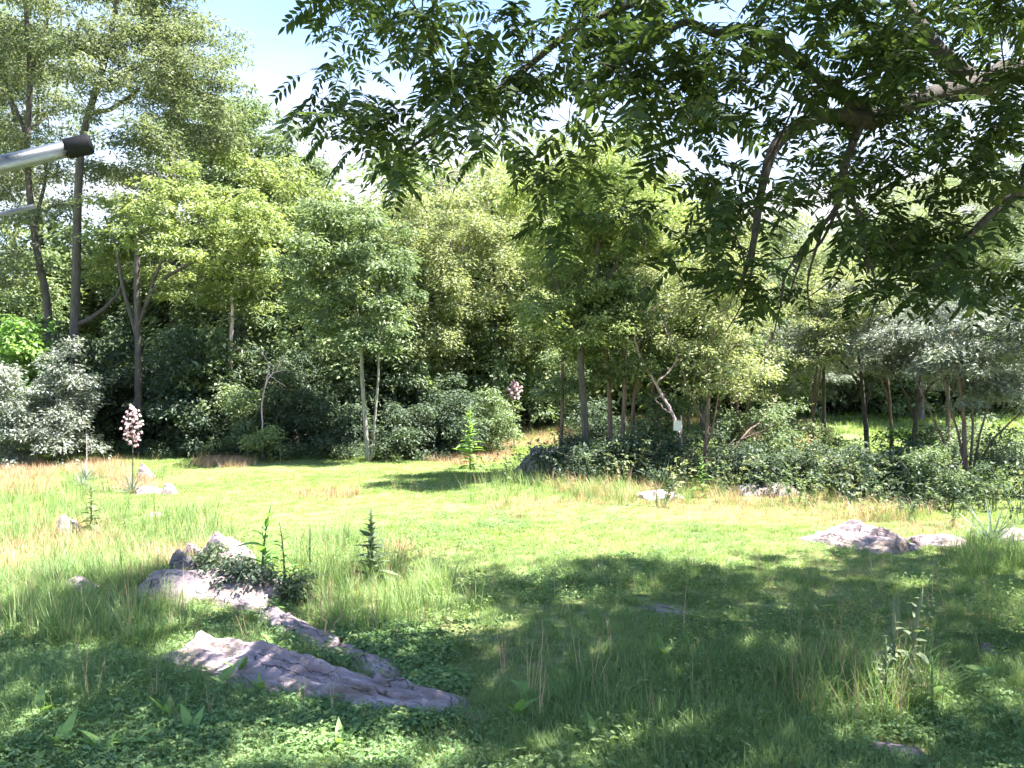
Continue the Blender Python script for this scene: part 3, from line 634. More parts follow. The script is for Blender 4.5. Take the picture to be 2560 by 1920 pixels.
# ------------------------------------------------------------------ overhanging walnut tree
def compound_leaf(seed, n_pairs=8, length=.40):
    rng = np.random.default_rng(seed); mb = MB()
    t = np.linspace(0, 1, 7); droop = rng.uniform(.18, .4); bend = rng.uniform(-.12, .12)
    rach = np.stack([t * length * (1 - .15 * droop * t), bend * length * t ** 2, -droop * length * t ** 2], -1)
    tube(mb, rach, np.linspace(.003, .0015, 7), 3, cap=False)
    ll = length * .26
    for i in range(2 * n_pairs + 1):
        f = .2 + .8 * (i // 2) / n_pairs; sgn = 1 if i % 2 else -1
        if i == 2 * n_pairs: f = 1.0
        b = np.array([np.interp(f, t, rach[:, k]) for k in range(3)])
        l = ll * (.72 + .5 * math.sin(math.pi * min(f * .85 + .05, 1))) * rng.uniform(.85, 1.12)
        dirv = np.array([.35 + .25 * f, sgn * 1.0, -.25 + rng.normal(0, .16)]) if i < 2 * n_pairs else np.array([1, 0, -.5])
        dirv /= np.linalg.norm(dirv)
        nrm = np.array([rng.normal(0, .25), rng.normal(0, .25), 1.]); side = np.cross(nrm, dirv); side /= np.linalg.norm(side); up = np.cross(dirv, side)
        w = l * .165
        pt = lambda a, s_, z: b + dirv * l * a + side * w * s_ + up * l * z
        v = [pt(0, 0, 0), pt(.28, 1, .02), pt(.28, -1, .02), pt(.65, .8, -.01), pt(.65, -.8, -.01), pt(1, 0, -.10)]
        mb.add(v, [[1, 3, 4, 2]], [[0, 1, 2], [3, 5, 4]])
    v = np.concatenate(mb.v); q = np.concatenate(mb.q); tr = np.concatenate(mb.t)
    return v, q, tr
LEAF = [compound_leaf(200 + i, 6 + i % 3, .34 + .04 * (i % 4)) for i in range(6)]
def coarse(v, q, t_):
    nr = 21; nl = (len(v) - nr) // 6; b = nr + 6 * np.arange(nl)[:, None]
    return v, b + np.array([0, 1, 5, 2]), None
LEAFC = [coarse(*l) for l in LEAF]
leaf_me = []
for i, (v, q, t_) in enumerate(LEAF):
    m_ = mesh('walnut_leaf', v, quads=q, tris=t_); m_.materials.append(M['walnut']); leaf_me.append(m_)

rng = np.random.default_rng(77)
WB = np.array([7.3, 7.8, 0.0]); WB[2] = gz(WB[0], WB[1])
fork = np.array([7.0, 7.8, 4.3])
A_ = [fork, P(2600, 190, 7.9), P(2450, 215, 7.8), P(2310, 245, 7.6), P(2180, 300, 7.3), P(2070, 290, 7.1), P(1950, 350, 6.9), P(1905, 470, 6.7), P(1885, 600, 6.5), P(1850, 720, 6.4)]
B_ = [P(2180, 285, 7.35), P(2060, 205, 7.3), P(1960, 125, 7.3), P(1870, 72, 7.3), P(1790, 84, 7.2), P(1712, 55, 7.1), P(1640, 105, 7.0), P(1540, 150, 6.9), P(1440, 230, 6.7)]
F_ = [P(2440, 210, 7.8), P(2340, 120, 7.8), P(2230, -20, 7.9), P(2000, -130, 7.9), P(1760, -70, 7.7), P(1590, 5, 7.5), P(1440, 70, 7.3), P(1290, 190, 7.1), P(1150, 290, 6.9), P(1040, 360, 6.8), P(970, 430, 6.8)]
D_ = [fork - [0, 0, .5], P(2640, 420, 7.2), P(2560, 470, 7.0), P(2480, 535, 6.9), P(2400, 612, 6.8), P(2330, 680, 6.7)]
H_ = [P(2150, 310, 7.25), P(2110, 420, 7.0), P(2090, 520, 6.8), P(2020, 600, 6.6), P(1960, 690, 6.5)]
K_ = [P(2110, 420, 7.0), P(2150, 560, 6.8), P(2170, 680, 6.7)]
G_ = [fork, np.array([6.2, 7.0, 6.3]), np.array([4.4, 5.6, 7.6]), np.array([2.2, 4.4, 8.3]), np.array([.4, 4.0, 8.6])]
I_ = [fork, np.array([6.0, 8.4, 6.6]), np.array([4.0, 8.6, 7.9]), np.array([1.6, 8.0, 8.4]), np.array([-.2, 7.4, 8.6]), np.array([-1.4, 7.2, 8.4])]
J_ = [fork, np.array([7.6, 8.4, 6.5]), np.array([8.2, 9.2, 8.6]), np.array([8.6, 9.6, 10.4])]
K2 = [fork, np.array([8.4, 6.6, 6.4]), np.array([9.8, 4.8, 7.8]), np.array([10.8, 3.4, 8.6])]
L2 = [np.array([4.0, 8.6, 7.9]), np.array([4.2, 9.8, 8.2]), np.array([3.4, 10.8, 8.2])]
limbs = [A_, B_, F_, D_, H_, K_, G_, I_, J_, K2, L2]
lr = [(.125, .016), (.045, .018), (.075, .008), (.07, .012), (.035, .008), (.02, .006), (.13, .02), (.13, .02), (.14, .03), (.12, .03), (.05, .015)]
HANG = [[(2020, 600), (1992, 680), (1962, 770)], [(2090, 530), (2040, 620), (1960, 645), (1880, 652)], [(2090, 525), (2112, 600), (2085, 690), (2010, 750)], [(2125, 500), (2200, 590), (2250, 640)], [(1960, 690), (1952, 760), (1930, 850)], [(1888, 600), (1868, 730), (1815, 830)], [(2160, 620), (2190, 720), (2170, 820)], [(2060, 560), (2020, 700), (2030, 800)]]
limbs += [[P(a, b, 6.75 - .02 * i) for a, b in h] for i, h in enumerate(HANG)]; lr += [(.010, .004)] * len(HANG)
limb_pts = [smooth_poly(l, max(10, 5 * len(l))) for l in limbs]
trunk_pts = smooth_poly([WB - [0, 0, .15], WB + [0, 0, 1.5], np.array([7.2, 7.75, 3.0]), fork], 14)

GRID = """3678889612788988
6868589862699976
5768587788659998
6677653188549998
5543342148539978
1101132128459878
0000021038356756
0000000134234434"""
# ground patches that the photograph shows in the sun (px, py, rx, ry) and the far edge of the shade
LIT = [(620, 1400, 230, 88), (990, 1545, 200, 70), (540, 1625, 175, 85), (700, 1760, 90, 60), (2160, 1760, 110, 80), (1740, 1590, 220, 26), (980, 1890, 260, 40), (1850, 1660, 90, 35), (110, 1840, 70, 40), (1500, 1640, 90, 30), (640, 1870, 110, 50), (210, 1720, 70, 30), (1240, 1560, 60, 30), (2500, 1550, 60, 30), (1560, 1870, 60, 30), (420, 1700, 60, 30)]
EDGE = [(-400, 1470), (0, 1470), (300, 1450), (480, 1450), (760, 1425), (950, 1400), (1700, 1385), (1900, 1370), (2100, 1350), (2560, 1310), (3400, 1290)]
ex, ey = zip(*EDGE)
cl = []
for r_, row in enumerate(GRID.split()):
    for c_, ch in enumerate(row):
        n = rng.poisson(int(ch) * .30)
        for _ in range(n):
            px, py = 800 + 110 * (c_ + rng.uniform(0, 1)), 100 * (r_ + rng.uniform(0, 1)) - 55
            p = P(px, py, rng.uniform(5.9, 8.6)); g = p - S * (p[2] / S[2]); sx, sy = project(np.array([g[0], max(g[1], 1.), 0]))
            if rng.random() < .75 and any(((sx[0] - a) / c) ** 2 + ((sy[0] - b) / d_) ** 2 < 1 for a, b, c, d_ in LIT[:4]): continue
            cl.append(p)
n_vis = len(cl)
tries = 0
while tries < 22000:  # unseen crown out of frame, shaped so its shade spares the sunlit patches
    tries += 1
    p = np.array([rng.uniform(-3.2, 13), rng.uniform(-1.5, 12.8), rng.uniform(5.3, 11.5)])
    e = ((p[0] - 5.2) / 8.4) ** 2 + ((p[1] - 6.4) / 7.0) ** 2 + ((p[2] - 6.2) / 5.2) ** 2
    if e > 1: continue
    qx, qy = project(p)
    if p[1] > .5 and qy[0] > -45 and -60 < qx[0] < 2620: continue
    if p[1] > .5 and qx[0] < 860 and qy[0] > -420: continue
    if p[1] < 3 and rng.random() < .4: continue
    g = p - S * (p[2] / S[2]); sx, sy = project(np.array([g[0], max(g[1], 1.0), 0])); sx, sy = sx[0], sy[0]
    if g[1] > 3:
        if sy < np.interp(sx, ex, ey) + 22: continue
        if any(((sx - a) / c) ** 2 + ((sy - b) / d_) ** 2 < 1 for a, b, c, d_ in [(a_, b_, c_ * 1.15, e_ * 1.2) for a_, b_, c_, e_ in LIT]): continue
        if sx < -250: continue
        if not (900 < sx < 2700 and sy < 1560) and rng.random() < .42: continue
    cl.append(p)
    if len(cl) - n_vis > 1300: break
cl = np.array(cl)
pos, paths, rr, ntr = grow(rng, [trunk_pts] + limb_pts, cl, .0035, .3, .45, .03)
walnut = thing('walnut_tree', 'big walnut tree with dark feathery leaves overhanging the meadow from the right', 'tree', WB)
mb = MB(); tube(mb, trunk_pts, np.linspace(.34, .24, len(trunk_pts)), 14); obj('trunk', mb.mesh('trunk', WB, True), M['bark_dark'], walnut)
for l, (r0, r1) in zip(limb_pts, lr):
    mb = MB(); f = np.linspace(0, 1, len(l)); tube(mb, l, (r0 * (1 - f) ** 1.25 + r1) * (1 + .08 * np.sin(f * 31)), 9); obj('limb', mb.mesh('limb', WB, True), M['bark_dark'], walnut)
mb = MB()
for ids in paths[ntr:]:
    r = np.clip(rr[ids], .0035, .03); tube(mb, pos[ids], r, 4, cap=False)
tag(obj('twigs', mb.mesh('twigs', WB, True), M['bark_dark'], walnut), kind='stuff')

LV = []      # (position, matrix 3x3, template, visible)
for i, c in enumerate(cl):
    n = rng.integers(6, 10) if i < n_vis else rng.integers(5, 8)
    a0 = rng.uniform(0, 6.28)
    for j in range(n):
        a = a0 + j * 2.4 + rng.normal(0, .3); el = rng.uniform(-.75, .25)
        x = np.array([math.cos(a) * math.cos(el), math.sin(a) * math.cos(el), math.sin(el)])
        up = np.array([0, 0, 1.]) + rng.normal(0, .25, 3); y = np.cross(up, x); y /= np.linalg.norm(y); z = np.cross(x, y)
        sc = rng.uniform(.75, 1.15) * (1.0 if i < n_vis else 1.25)
        LV.append((c + rng.normal(0, .09, 3), np.stack([x, y, z], 1) * sc, int(rng.integers(0, 6)), i < n_vis))
order = sorted([k for k, l in enumerate(LV) if l[3]], key=lambda k: LV[k][0][1])
single = []
for k in order:
    qx, qy = project(LV[k][0])
    if 780 < qx[0] < 2540 and 20 < qy[0] < 850: single.append(k)
    if len(single) >= 300: break
ss = set(single)
for k in single:
    p, m3, ti, _ = LV[k]
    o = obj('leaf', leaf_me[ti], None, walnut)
    mt = Matrix.Identity(4)
    for a in range(3):
        for b in range(3): mt[a][b] = m3[a, b]
        mt[a][3] = p[a] - WB[a]
    o.matrix_local = mt
mb = MB()
for k, (p, m3, ti, _) in enumerate(LV):
    if k in ss: continue
    v, q, t_ = LEAF[ti] if _ else LEAFC[ti]
    if not _:
        keep = np.unique(q); remap = np.full(len(v), -1); remap[keep] = np.arange(len(keep)); v, q = v[keep], remap[q]
    mb.add(v @ m3.T + p, q, t_)
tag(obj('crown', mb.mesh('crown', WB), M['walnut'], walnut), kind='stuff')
NTRI[0] += 2 * sum(len(x) for x in mb.q) + sum(len(x) for x in mb.t)

# ------------------------------------------------------------------ rocks
def perlin(x, y, seed):
    r = np.random.default_rng(seed); g = r.uniform(0, 6.283, (64, 64)); xi, yi = np.floor(x).astype(int), np.floor(y).astype(int); fx, fy = x - xi, y - yi
    def dot(i, j):
        a = g[(xi + i) % 64, (yi + j) % 64]; return np.cos(a) * (fx - i) + np.sin(a) * (fy - j)
    w = lambda t: t * t * t * (t * (t * 6 - 15) + 10)
    a = dot(0, 0) + w(fx) * (dot(1, 0) - dot(0, 0)); b = dot(0, 1) + w(fx) * (dot(1, 1) - dot(0, 1))
    return 1.4 * (a + w(fy) * (b - a))
ROCKS = []     # footprints kept free of grass: cx, cy, half length, half width, angle
def rock(name, label, a, b, width, height, mat='rock', seed=1, face=.35, strata=.5, cat='rock', taper=.5, nu=90, nv=48, sink=.12):
    """a low outcrop from ground point a to b; face: where its ridge lies across the width (0 near side, 1 far side)"""
    rng = np.random.default_rng(seed); off = rng.uniform(0, 50, 3)
    a, b = np.asarray(a, float), np.asarray(b, float); c = (a + b) / 2; L = np.linalg.norm((b - a)[:2]); ang = math.atan2(b[1] - a[1], b[0] - a[0])
    nu, nv = int(nu * 1.25), int(nv * 1.3)
    u = np.linspace(-1, 1, nu); v = np.linspace(-1, 1, nv); U, V = np.meshgrid(u, v, indexing='ij')
    ca, sa = math.cos(ang), math.sin(ang); lx, ly = U * L / 2, V * width / 2
    n1 = perlin(lx * 1.3, ly * 1.9, seed); n2 = perlin(lx * 4, ly * 8, seed + 1); n3 = perlin(lx * 11, ly * 24, seed + 2); n4 = perlin(lx * 25, ly * 45, seed + 3)
    m = max(7, int(L * width * 9)); sx_, sy_ = rng.uniform(-L / 2, L / 2, m), rng.uniform(-width / 2, width / 2, m)
    wx, wy = lx + .10 * n1 + .03 * n2, ly + .05 * n2
    dd = np.sqrt(((wx[..., None] - sx_) / 2.6) ** 2 + (wy[..., None] - sy_) ** 2); od = np.argsort(dd, axis=-1)
    i0 = od[..., 0]; f1 = np.take_along_axis(dd, od[..., :1], -1)[..., 0]; f2 = np.take_along_axis(dd, od[..., 1:2], -1)[..., 0]
    off_, tx, ty = rng.uniform(-.5, .5, m), rng.normal(0, .10, m), rng.normal(0, .30, m)
    cellh = off_[i0] * .30 * height + (lx - sx_[i0]) * tx[i0] + (ly - sy_[i0]) * ty[i0]
    crack = np.exp(-(f2 - f1) / .012)
    edge = np.maximum(0, 1 - np.abs(U + .12 * n2) ** 3.0) ** .6; tp = 1 - taper * (U + 1) / 2
    wv = V * (1 + .25 * n1) + .30 * n1; rl = 2 * face - 1
    prof = np.clip(np.where(wv > rl, 1 - (wv - rl) / (1 - rl), 1 - (rl - wv) / (1 + rl)), 0, 1) ** .6
    h = height * tp * edge * prof * (1 + .4 * n1)
    st = h / height * 6 + n1 * 1.2 + lx * .3; fr = st - np.floor(st)
    h = h + strata * height * .16 * np.where(fr < .8, fr / .8, (1 - fr) / .2) * prof
    h = h + (cellh * strata * 1.2 - .09 * height * crack + height * (.10 * n2 + .06 * n3 + .03 * n4)) * edge * np.clip(prof * 2, 0, 1)
    jx, jy = .05 * width * n2, .10 * width * n1
    rim = np.minimum(1, (1 - np.abs(U)) * 8) * np.minimum(1, (1 - np.abs(V)) * 6)
    out = np.stack([c[0] + ca * (lx + jx) - sa * (ly + jy), c[1] + sa * (lx + jx) + ca * (ly + jy), h - sink * (1 - rim)], -1)
    out[..., 2] += gz(out[..., 0], out[..., 1]) - .02
    # local frame along the strata for the material
    loc = np.array([c[0], c[1], float(gz(c[0], c[1]))]); rel = out.reshape(-1, 3) - loc
    rx_ = np.stack([rel[:, 0] * ca + rel[:, 1] * sa, -rel[:, 0] * sa + rel[:, 1] * ca, rel[:, 2]], -1)
    ii = (np.arange(nu - 1)[:, None] * nv + np.arange(nv - 1)[None]).ravel()
    o = obj(name, mesh(name, rx_, quads=np.stack([ii, ii + nv, ii + nv + 1, ii + 1], -1), smooth=True), M[mat], None, loc)
    o.rotation_euler = (0, 0, ang)
    ROCKS.append((c[0], c[1], L / 2, width / 2, ang))
    return tag(o, label, cat)

rock('rock_ledge', 'long lilac rock slab tapering through the near grass, in front of the other ledges', G(420, 1630), G(1170, 1805), .78, .25, seed=1, face=.74, taper=.55, nu=170, nv=70, strata=.35)
rock('rock_ledge', 'narrow grey rock rib behind the long slab, beside the ground ivy', G(640, 1520), G(1010, 1705), .34, .16, seed=2, face=.5, taper=.5)
rock('rock_ledge', 'flat-topped purple rock in half shade at the left of the upper ledge', G(350, 1475), G(520, 1500), .7, .22, seed=3, face=.6, taper=-.2, strata=.4)
rock('rock_ledge', 'broad pale rock face with cracks, middle of the upper ledge', G(450, 1475), G(720, 1505), .85, .25, seed=4, face=.6, taper=.25, strata=.5)
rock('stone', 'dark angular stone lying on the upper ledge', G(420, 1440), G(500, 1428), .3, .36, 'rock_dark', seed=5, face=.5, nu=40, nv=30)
rock('boulder', 'sunlit pinkish boulder behind the upper ledge beside the tall green weed', G(505, 1410), G(620, 1420), .6, .42, seed=6, face=.6, taper=.2)
rock('stone', 'small pale stone left of the sunlit pinkish boulder', G(470, 1400), G(530, 1405), .35, .24, seed=7, nu=40, nv=30)
rock('rock_ledge', 'striped lilac rock outcrop at the far edge of the tree shade', G(2040, 1345), G(2260, 1385), 1.3, .30, seed=8, face=.75, strata=.6, taper=.4, nu=120)
rock('stone', 'greyish rock between the striped outcrop and the yucca', G(2270, 1360), G(2420, 1362), .8, .2, seed=9, face=.5)
rock('stone', 'pale flat rock cut by the right edge beyond the yucca', G(2480, 1345), G(2640, 1350), .8, .26, seed=10)
rock('rock_ledge', 'low speckled lilac rock at the lawn side of the clump', G(1590, 1245), G(1700, 1242), .9, .2, seed=11)
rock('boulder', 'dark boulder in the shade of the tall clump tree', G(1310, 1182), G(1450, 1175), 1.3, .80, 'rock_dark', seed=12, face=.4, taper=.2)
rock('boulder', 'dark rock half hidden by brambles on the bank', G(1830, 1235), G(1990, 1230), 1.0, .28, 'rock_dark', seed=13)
rock('stone', 'white stone at the end of the rubble by the blooming yucca', G(405, 1238), G(445, 1236), .4, .30, seed=14, nu=40, nv=30)
rock('stone', 'pale block stone behind the blooming yucca', G(350, 1195), G(385, 1195), .5, .36, seed=15, nu=40, nv=30)
rock('stone', 'pinkish rubble stone right of the blooming yucca', G(340, 1232), G(410, 1230), .7, .24, seed=16, nu=60, nv=30)
rock('stone', 'small grey stone in the grass below the rubble', G(370, 1292), G(410, 1290), .4, .14, seed=17, nu=40, nv=30)
rock('stone', 'pink-stained rock in tall grass left of the leafy weed', G(140, 1335), G(205, 1330), .6, .38, seed=18, nu=50, nv=30)
rock('stone', 'purple stone buried in dark grass at the left', G(175, 1480), G(250, 1485), .4, .22, seed=19, nu=40, nv=30)
rock('stone', 'blue-grey flat stone near the bottom right corner', G(2150, 1890), G(2320, 1890), .45, .14, seed=20, nu=60, nv=30)
rock('stone', 'pale stone glimpsed in the shaded grass near the right edge', G(2450, 1625), G(2495, 1630), .3, .10, seed=21, nu=40, nv=30)
rock('stone', 'flat grey rock flush with the shaded lawn', G(1600, 1510), G(1760, 1540), .5, .04, seed=22, nu=60, nv=30)

def on_rock(x, y, grow_=1.0):
    m = np.zeros(len(x), bool)
    for cx, cy, a, b, an in ROCKS:
        dx, dy = x - cx, y - cy; u = dx * math.cos(an) + dy * math.sin(an); v = -dx * math.sin(an) + dy * math.cos(an)
        m |= ((u / (a * grow_)) ** 4 + (v / (b * grow_)) ** 2) < .85
    return m

# ------------------------------------------------------------------ single plants
def blade_strip(L, w, bend, n=5, fold=.0, wide=.4):
    """a leaf along +X that rises and bends; returns verts, quads, tris"""
    t = np.linspace(0, 1, n + 1); a = bend * t; x = np.cumsum(np.r_[0, np.cos(a[1:]) * L / n]); z = np.cumsum(np.r_[0, np.sin(a[1:]) * L / n])
    ww = w * np.sin(math.pi * np.clip(t * (1 - .0) * .92 + .08, 0, 1) ** (wide * 2)) if wide else w * (1 - t) ** .6
    v = []
    for i in range(n + 1): v += [(x[i], -ww[i] / 2, z[i] + fold * ww[i]), (x[i], 0, z[i]), (x[i], ww[i] / 2, z[i] + fold * ww[i])]
    q = []
    for i in range(n): q += [[3 * i, 3 * i + 3, 3 * i + 4, 3 * i + 1], [3 * i + 1, 3 * i + 4, 3 * i + 5, 3 * i + 2]]
    return np.array(v), q

def put(me, name, parent, loc, az, pitch, sc, roll=0):
    o = obj(name, me, None, parent)
    o.matrix_local = Matrix.Translation(Vector([float(v) for v in loc])) @ Matrix.Rotation(az, 4, 'Z') @ Matrix.Rotation(-pitch, 4, 'Y') @ Matrix.Rotation(roll, 4, 'X') @ Matrix.Scale(sc, 4)
    return o
def leafmesh(name, mat, L, w, bend, n=5, fold=.15, wide=.4):
    v, q = blade_strip(L, w, bend, n, fold, wide); m_ = mesh(name, v, quads=q, smooth=True); m_.materials.append(M[mat]); return m_
ML = [leafmesh('mullein_leaf', 'mullein', 1.0, .40, b_) for b_ in (-.7, -1.1, -.4)]
ML_P = [leafmesh('poke_leaf', 'fresh', 1.0, .30, b_) for b_ in (-.5, -.9)]
YL = [leafmesh('yucca_blade', 'yucca', 1.0, .055, b_, 4, .3, 0) for b_ in (-.1, -.35, -.9)]
DL = [leafmesh('dock_leaf', 'fresh', 1.0, .27, b_, 6, .1) for b_ in (-.5, -.9, -1.4)]

def spike_weed(label, base, h, n, leaf, meshes=ML, seed=1, flower=.0, name='mullein', group=None, lean=(0, 0), stem='mullein', top=.95, up0=.15, up1=1.0):
    """upright weed with leaves spiralling up a stem, longest at the foot"""
    rng = np.random.default_rng(seed); t = thing(name, label, 'weed', base, group)
    mb = MB(); z = np.linspace(-.03, h, 8); pts = np.stack([lean[0] * (z / h) ** 2, lean[1] * (z / h) ** 2, z], -1)
    tube(mb, pts, np.linspace(.012, .004, 8) * (1 + h * .4), 6)
    if flower:
        k = np.linspace(h * (1 - flower), h * 1.02, 8); w = .013 * (1 + .4 * h) * np.array([.5, .9, 1, 1, .95, .85, .6, .2])
        tube(mb, np.stack([np.interp(k, z, pts[:, 0]), np.interp(k, z, pts[:, 1]), k], -1), w, 7)
    obj('stem', mb.mesh('stem', smooth=True), M[stem], t)
    for i in range(n):
        f = i / n; zz = h * (.03 + (top - .03) * f ** .9); az = i * 2.4 + rng.normal(0, .45)
        L = leaf * (1 - .82 * f) * rng.uniform(.6, 1.25)
        p = (np.interp(zz, z, pts[:, 0]), np.interp(zz, z, pts[:, 1]), zz)
        put(meshes[int(rng.integers(0, len(meshes)))], 'leaf', t, p, az, up0 + (up1 - up0) * f + rng.normal(0, .15), L, rng.normal(0, .2))
    return t

spike_weed('dark conical mullein standing alone where sun meets shade', G(928, 1455), .86, 60, .34, seed=1, up0=.35)
spike_weed('tall sunlit green mullein behind the upper ledge', G(655, 1455), .90, 22, .46, ML_P, seed=2, name='tall_weed', up0=.45, lean=(.10, .03))
spike_weed('thin-spiked mullein just right of the tall sunlit green weed', G(712, 1470), .74, 26, .30, ML_P, seed=3, up0=.5, lean=(-.06, 0))
spike_weed('pale mullein with drooping leaves in the dry grass at the left', G(228, 1335), .85, 34, .34, seed=4, up0=-.1)
spike_weed('tall pyramid-shaped green weed in the dry grass before the dark bushes', G(1175, 1175), 1.95, 60, .62, ML_P, seed=5, name='tall_weed', up0=.3)
spike_weed('short pale weed in front of the clump shadow', G(1265, 1215), .9, 26, .28, seed=6)
spike_weed('yellow-tipped feathery weed at the foot of the sparse sapling', G(1755, 1245), .95, 36, .36, ML_P, seed=7, name='tall_weed')
spike_weed('tall flowering mullein spike in the shaded grass near the bottom right', G(2275, 1745), .82, 26, .24, seed=8, flower=.55, lean=(.1, 0))
spike_weed('shorter mullein spike left of the tall flowering one', G(2235, 1735), .72, 24, .22, seed=9, flower=.5, lean=(.02, .05))
spike_weed('slim mullein spike behind the two flowering ones', G(2245, 1690), .70, 22, .2, seed=10, flower=.5)
spike_weed('leafy weed with pale drooping top left of the flowering mulleins', G(2215, 1770), .52, 26, .2, seed=11)
spike_weed('leafy upright weed right of the flowering mulleins', G(2330, 1790), .42, 26, .2, ML_P, seed=12, name='tall_weed')
spike_weed('slender dark weed in the tall grass between the two mulleins', G(775, 1440), .62, 20, .14, seed=13)
spike_weed('small yellowing fern-like weed on the end of the upper ledge', G(685, 1540), .22, 18, .18, ML_P, seed=14, name='tall_weed')

FL = None
def flower_mesh():
    mb = MB(); rng = np.random.default_rng(5)
    for k in range(6):
        a = k * math.pi / 3; d = np.array([[math.cos(a) * .45, math.sin(a) * .45, -.9]])
        v, q = leaves_at(rng, np.zeros((1, 3)), d, np.array([[math.cos(a), math.sin(a), .4]]), 1.0, .62, -.05); mb.add(v, q)
    return mb
FM = flower_mesh(); FMV, FMQ = np.concatenate(FM.v), np.concatenate(FM.q)
def yucca(label, base, leaf, n, stalk=0, bloom=0, width=.2, seed=1, dry=False, fl=.07):
    rng = np.random.default_rng(seed); t = thing('yucca', label, 'yucca', base)
    for i in range(n):
        put(YL[int(rng.integers(0, 3))], 'leaf', t, (rng.normal(0, .02), rng.normal(0, .02), -.02), i * 2.4 + rng.normal(0, .2), rng.uniform(.25, 1.45), leaf * rng.uniform(.7, 1.1), rng.normal(0, .3))
    if stalk:
        mb = MB(); z = np.linspace(-.02, stalk, 9); tube(mb, np.stack([.02 * np.sin(z * 2), 0 * z, z], -1), np.linspace(.018, .006, 9), 6)
        if bloom:
            fb = MB(); nb = int(20 * bloom / .6)
            for i in range(nb):
                f = i / nb; zz = stalk - bloom * (1 - f); r = width * (math.sin(math.pi * min(1, f * .85 + .16)) ** .8) * rng.uniform(.6, 1.1); a = i * 2.4
                tipp = np.array([math.cos(a) * r, math.sin(a) * r, zz + .35 * r]); st = np.array([0, 0, zz])
                tube(mb, [st, tipp], .005, 4)
                for g_ in np.linspace(.35, 1, max(2, int(r / .045))):
                    p = st + (tipp - st) * g_ + rng.normal(0, .015, 3)
                    th = rng.uniform(0, 6.28); rot = np.array([[math.cos(th), -math.sin(th), 0], [math.sin(th), math.cos(th), 0], [0, 0, 1]])
                    fb.add(FMV @ rot.T * fl * rng.uniform(.8, 1.2) + p, FMQ)
            obj('flowers', fb.mesh('flowers'), M['flower'], t)
        obj('stalk', mb.mesh('stalk', smooth=True), M['dead' if dry else 'mullein'], t)
    return t
yucca('blooming yucca with a tall pinkish-white flower spike at the left', G(330, 1232), .55, 46, 2.05, .95, .24, seed=1)
yucca('distant yucca bloom, pinkish-white, in the shade of the wood edge', onground(1285, 33), .5, 20, 2.6, .75, .32, seed=2, fl=.10)
yucca('spiky grey-green yucca beside the flat rock at the right', G(2478, 1360), .75, 44, seed=3)
yucca('dry yucca with a broken forked stalk among the left grasses', G(215, 1200), .6, 30, 1.15, 0, dry=True, seed=4)
yucca('dark spiky yucca under the clump left of the sparse sapling', G(1655, 1215), .95, 40, seed=5)
yucca('low yucca rosette at the left edge of the dry strip', G(205, 1215), .5, 30, seed=6)

# broad dock leaves low in the near grass
rng = np.random.default_rng(31)
dock = [(600, 1700), (300, 1720), (95, 1800), (650, 1740), (150, 1880), (260, 1900), (560, 1720), (1290, 1800), (1330, 1760), (850, 1880), (730, 1830), (420, 1810), (2480, 1700), (1700, 1640), (1660, 1650), (2010, 1720), (1490, 1880), (330, 1880), (480, 1850), (690, 1640)]
for i, (px, py) in enumerate(dock):
    b = G(px, py); t = thing('dock_plant', 'broad-leaved dock plant low in the near shaded grass', 'weed', b, 'dock plants in the near grass')
    for j in range(int(rng.integers(5, 9))):
        put(DL[int(rng.integers(0, 3))], 'leaf', t, (0, 0, .02), j * 2.4 + rng.normal(0, .3), rng.uniform(.4, 1.3), rng.uniform(.15, .29), rng.normal(0, .4))

# ------------------------------------------------------------------ dead wood
def wood(name, label, polys, radii, mat='dead', cat='branch', d0=None):
    mb = MB(); base = np.asarray(polys[0][0], float)
    for pl, r in zip(polys, radii):
        p = smooth_poly(pl, max(5, 4 * len(pl))); p[1:-1] += np.random.default_rng(len(pl)).normal(0, .012, (len(p) - 2, 3)); tube(mb, p, np.linspace(r, r * .4, len(p)), 7)
    o = obj(name, mb.mesh(name, base, True), M[mat], None, base); return tag(o, label, cat)
d = 22.
wood('dead_branch', 'bare lilac dead branch leaning against the clump, above the white panel',
     [[onground(1712, 21.6) - [0, 0, .05], P(1700, 1100, 21.7), P(1680, 1030, 21.8), P(1640, 960, 22), P(1600, 890, 22), P(1588, 840, 22), P(1612, 790, 22)], [P(1640, 960, 22), P(1690, 900, 22.2), P(1668, 830, 22.3), P(1640, 790, 22.3)], [P(1600, 890, 22), P(1590, 860, 21.9), P(1606, 850, 21.8)], [P(1685, 1040, 21.8), P(1640, 1000, 21.6), P(1665, 985, 21.5)]], [.05, .025, .02, .02])
wood('dead_branch', 'fallen dead branch slanting up to the right beside the dry grass',
     [[onground(1800, 21) - [0, 0, .05], P(1850, 1100, 21.2), P(1900, 1055, 21.5), P(1965, 1010, 21.8)], [P(1850, 1100, 21.2), P(1920, 1070, 21), P(1970, 1040, 20.8)], [P(1900, 1055, 21.5), P(1930, 1010, 21.6), P(1945, 985, 21.8)]], [.035, .02, .015], 'bark_brown')
wood('dead_snag', 'broken pinkish dead trunk with short stubs inside the wood edge',
     [[onground(578, 30) - [0, 0, .05], P(580, 980, 30), P(576, 880, 30), P(582, 800, 30), P(578, 740, 30)], [P(578, 880, 30), P(600, 870, 29.8), P(606, 885, 29.7)], [P(580, 850, 30), P(562, 845, 29.9)]], [.11, .04, .03], cat='tree')
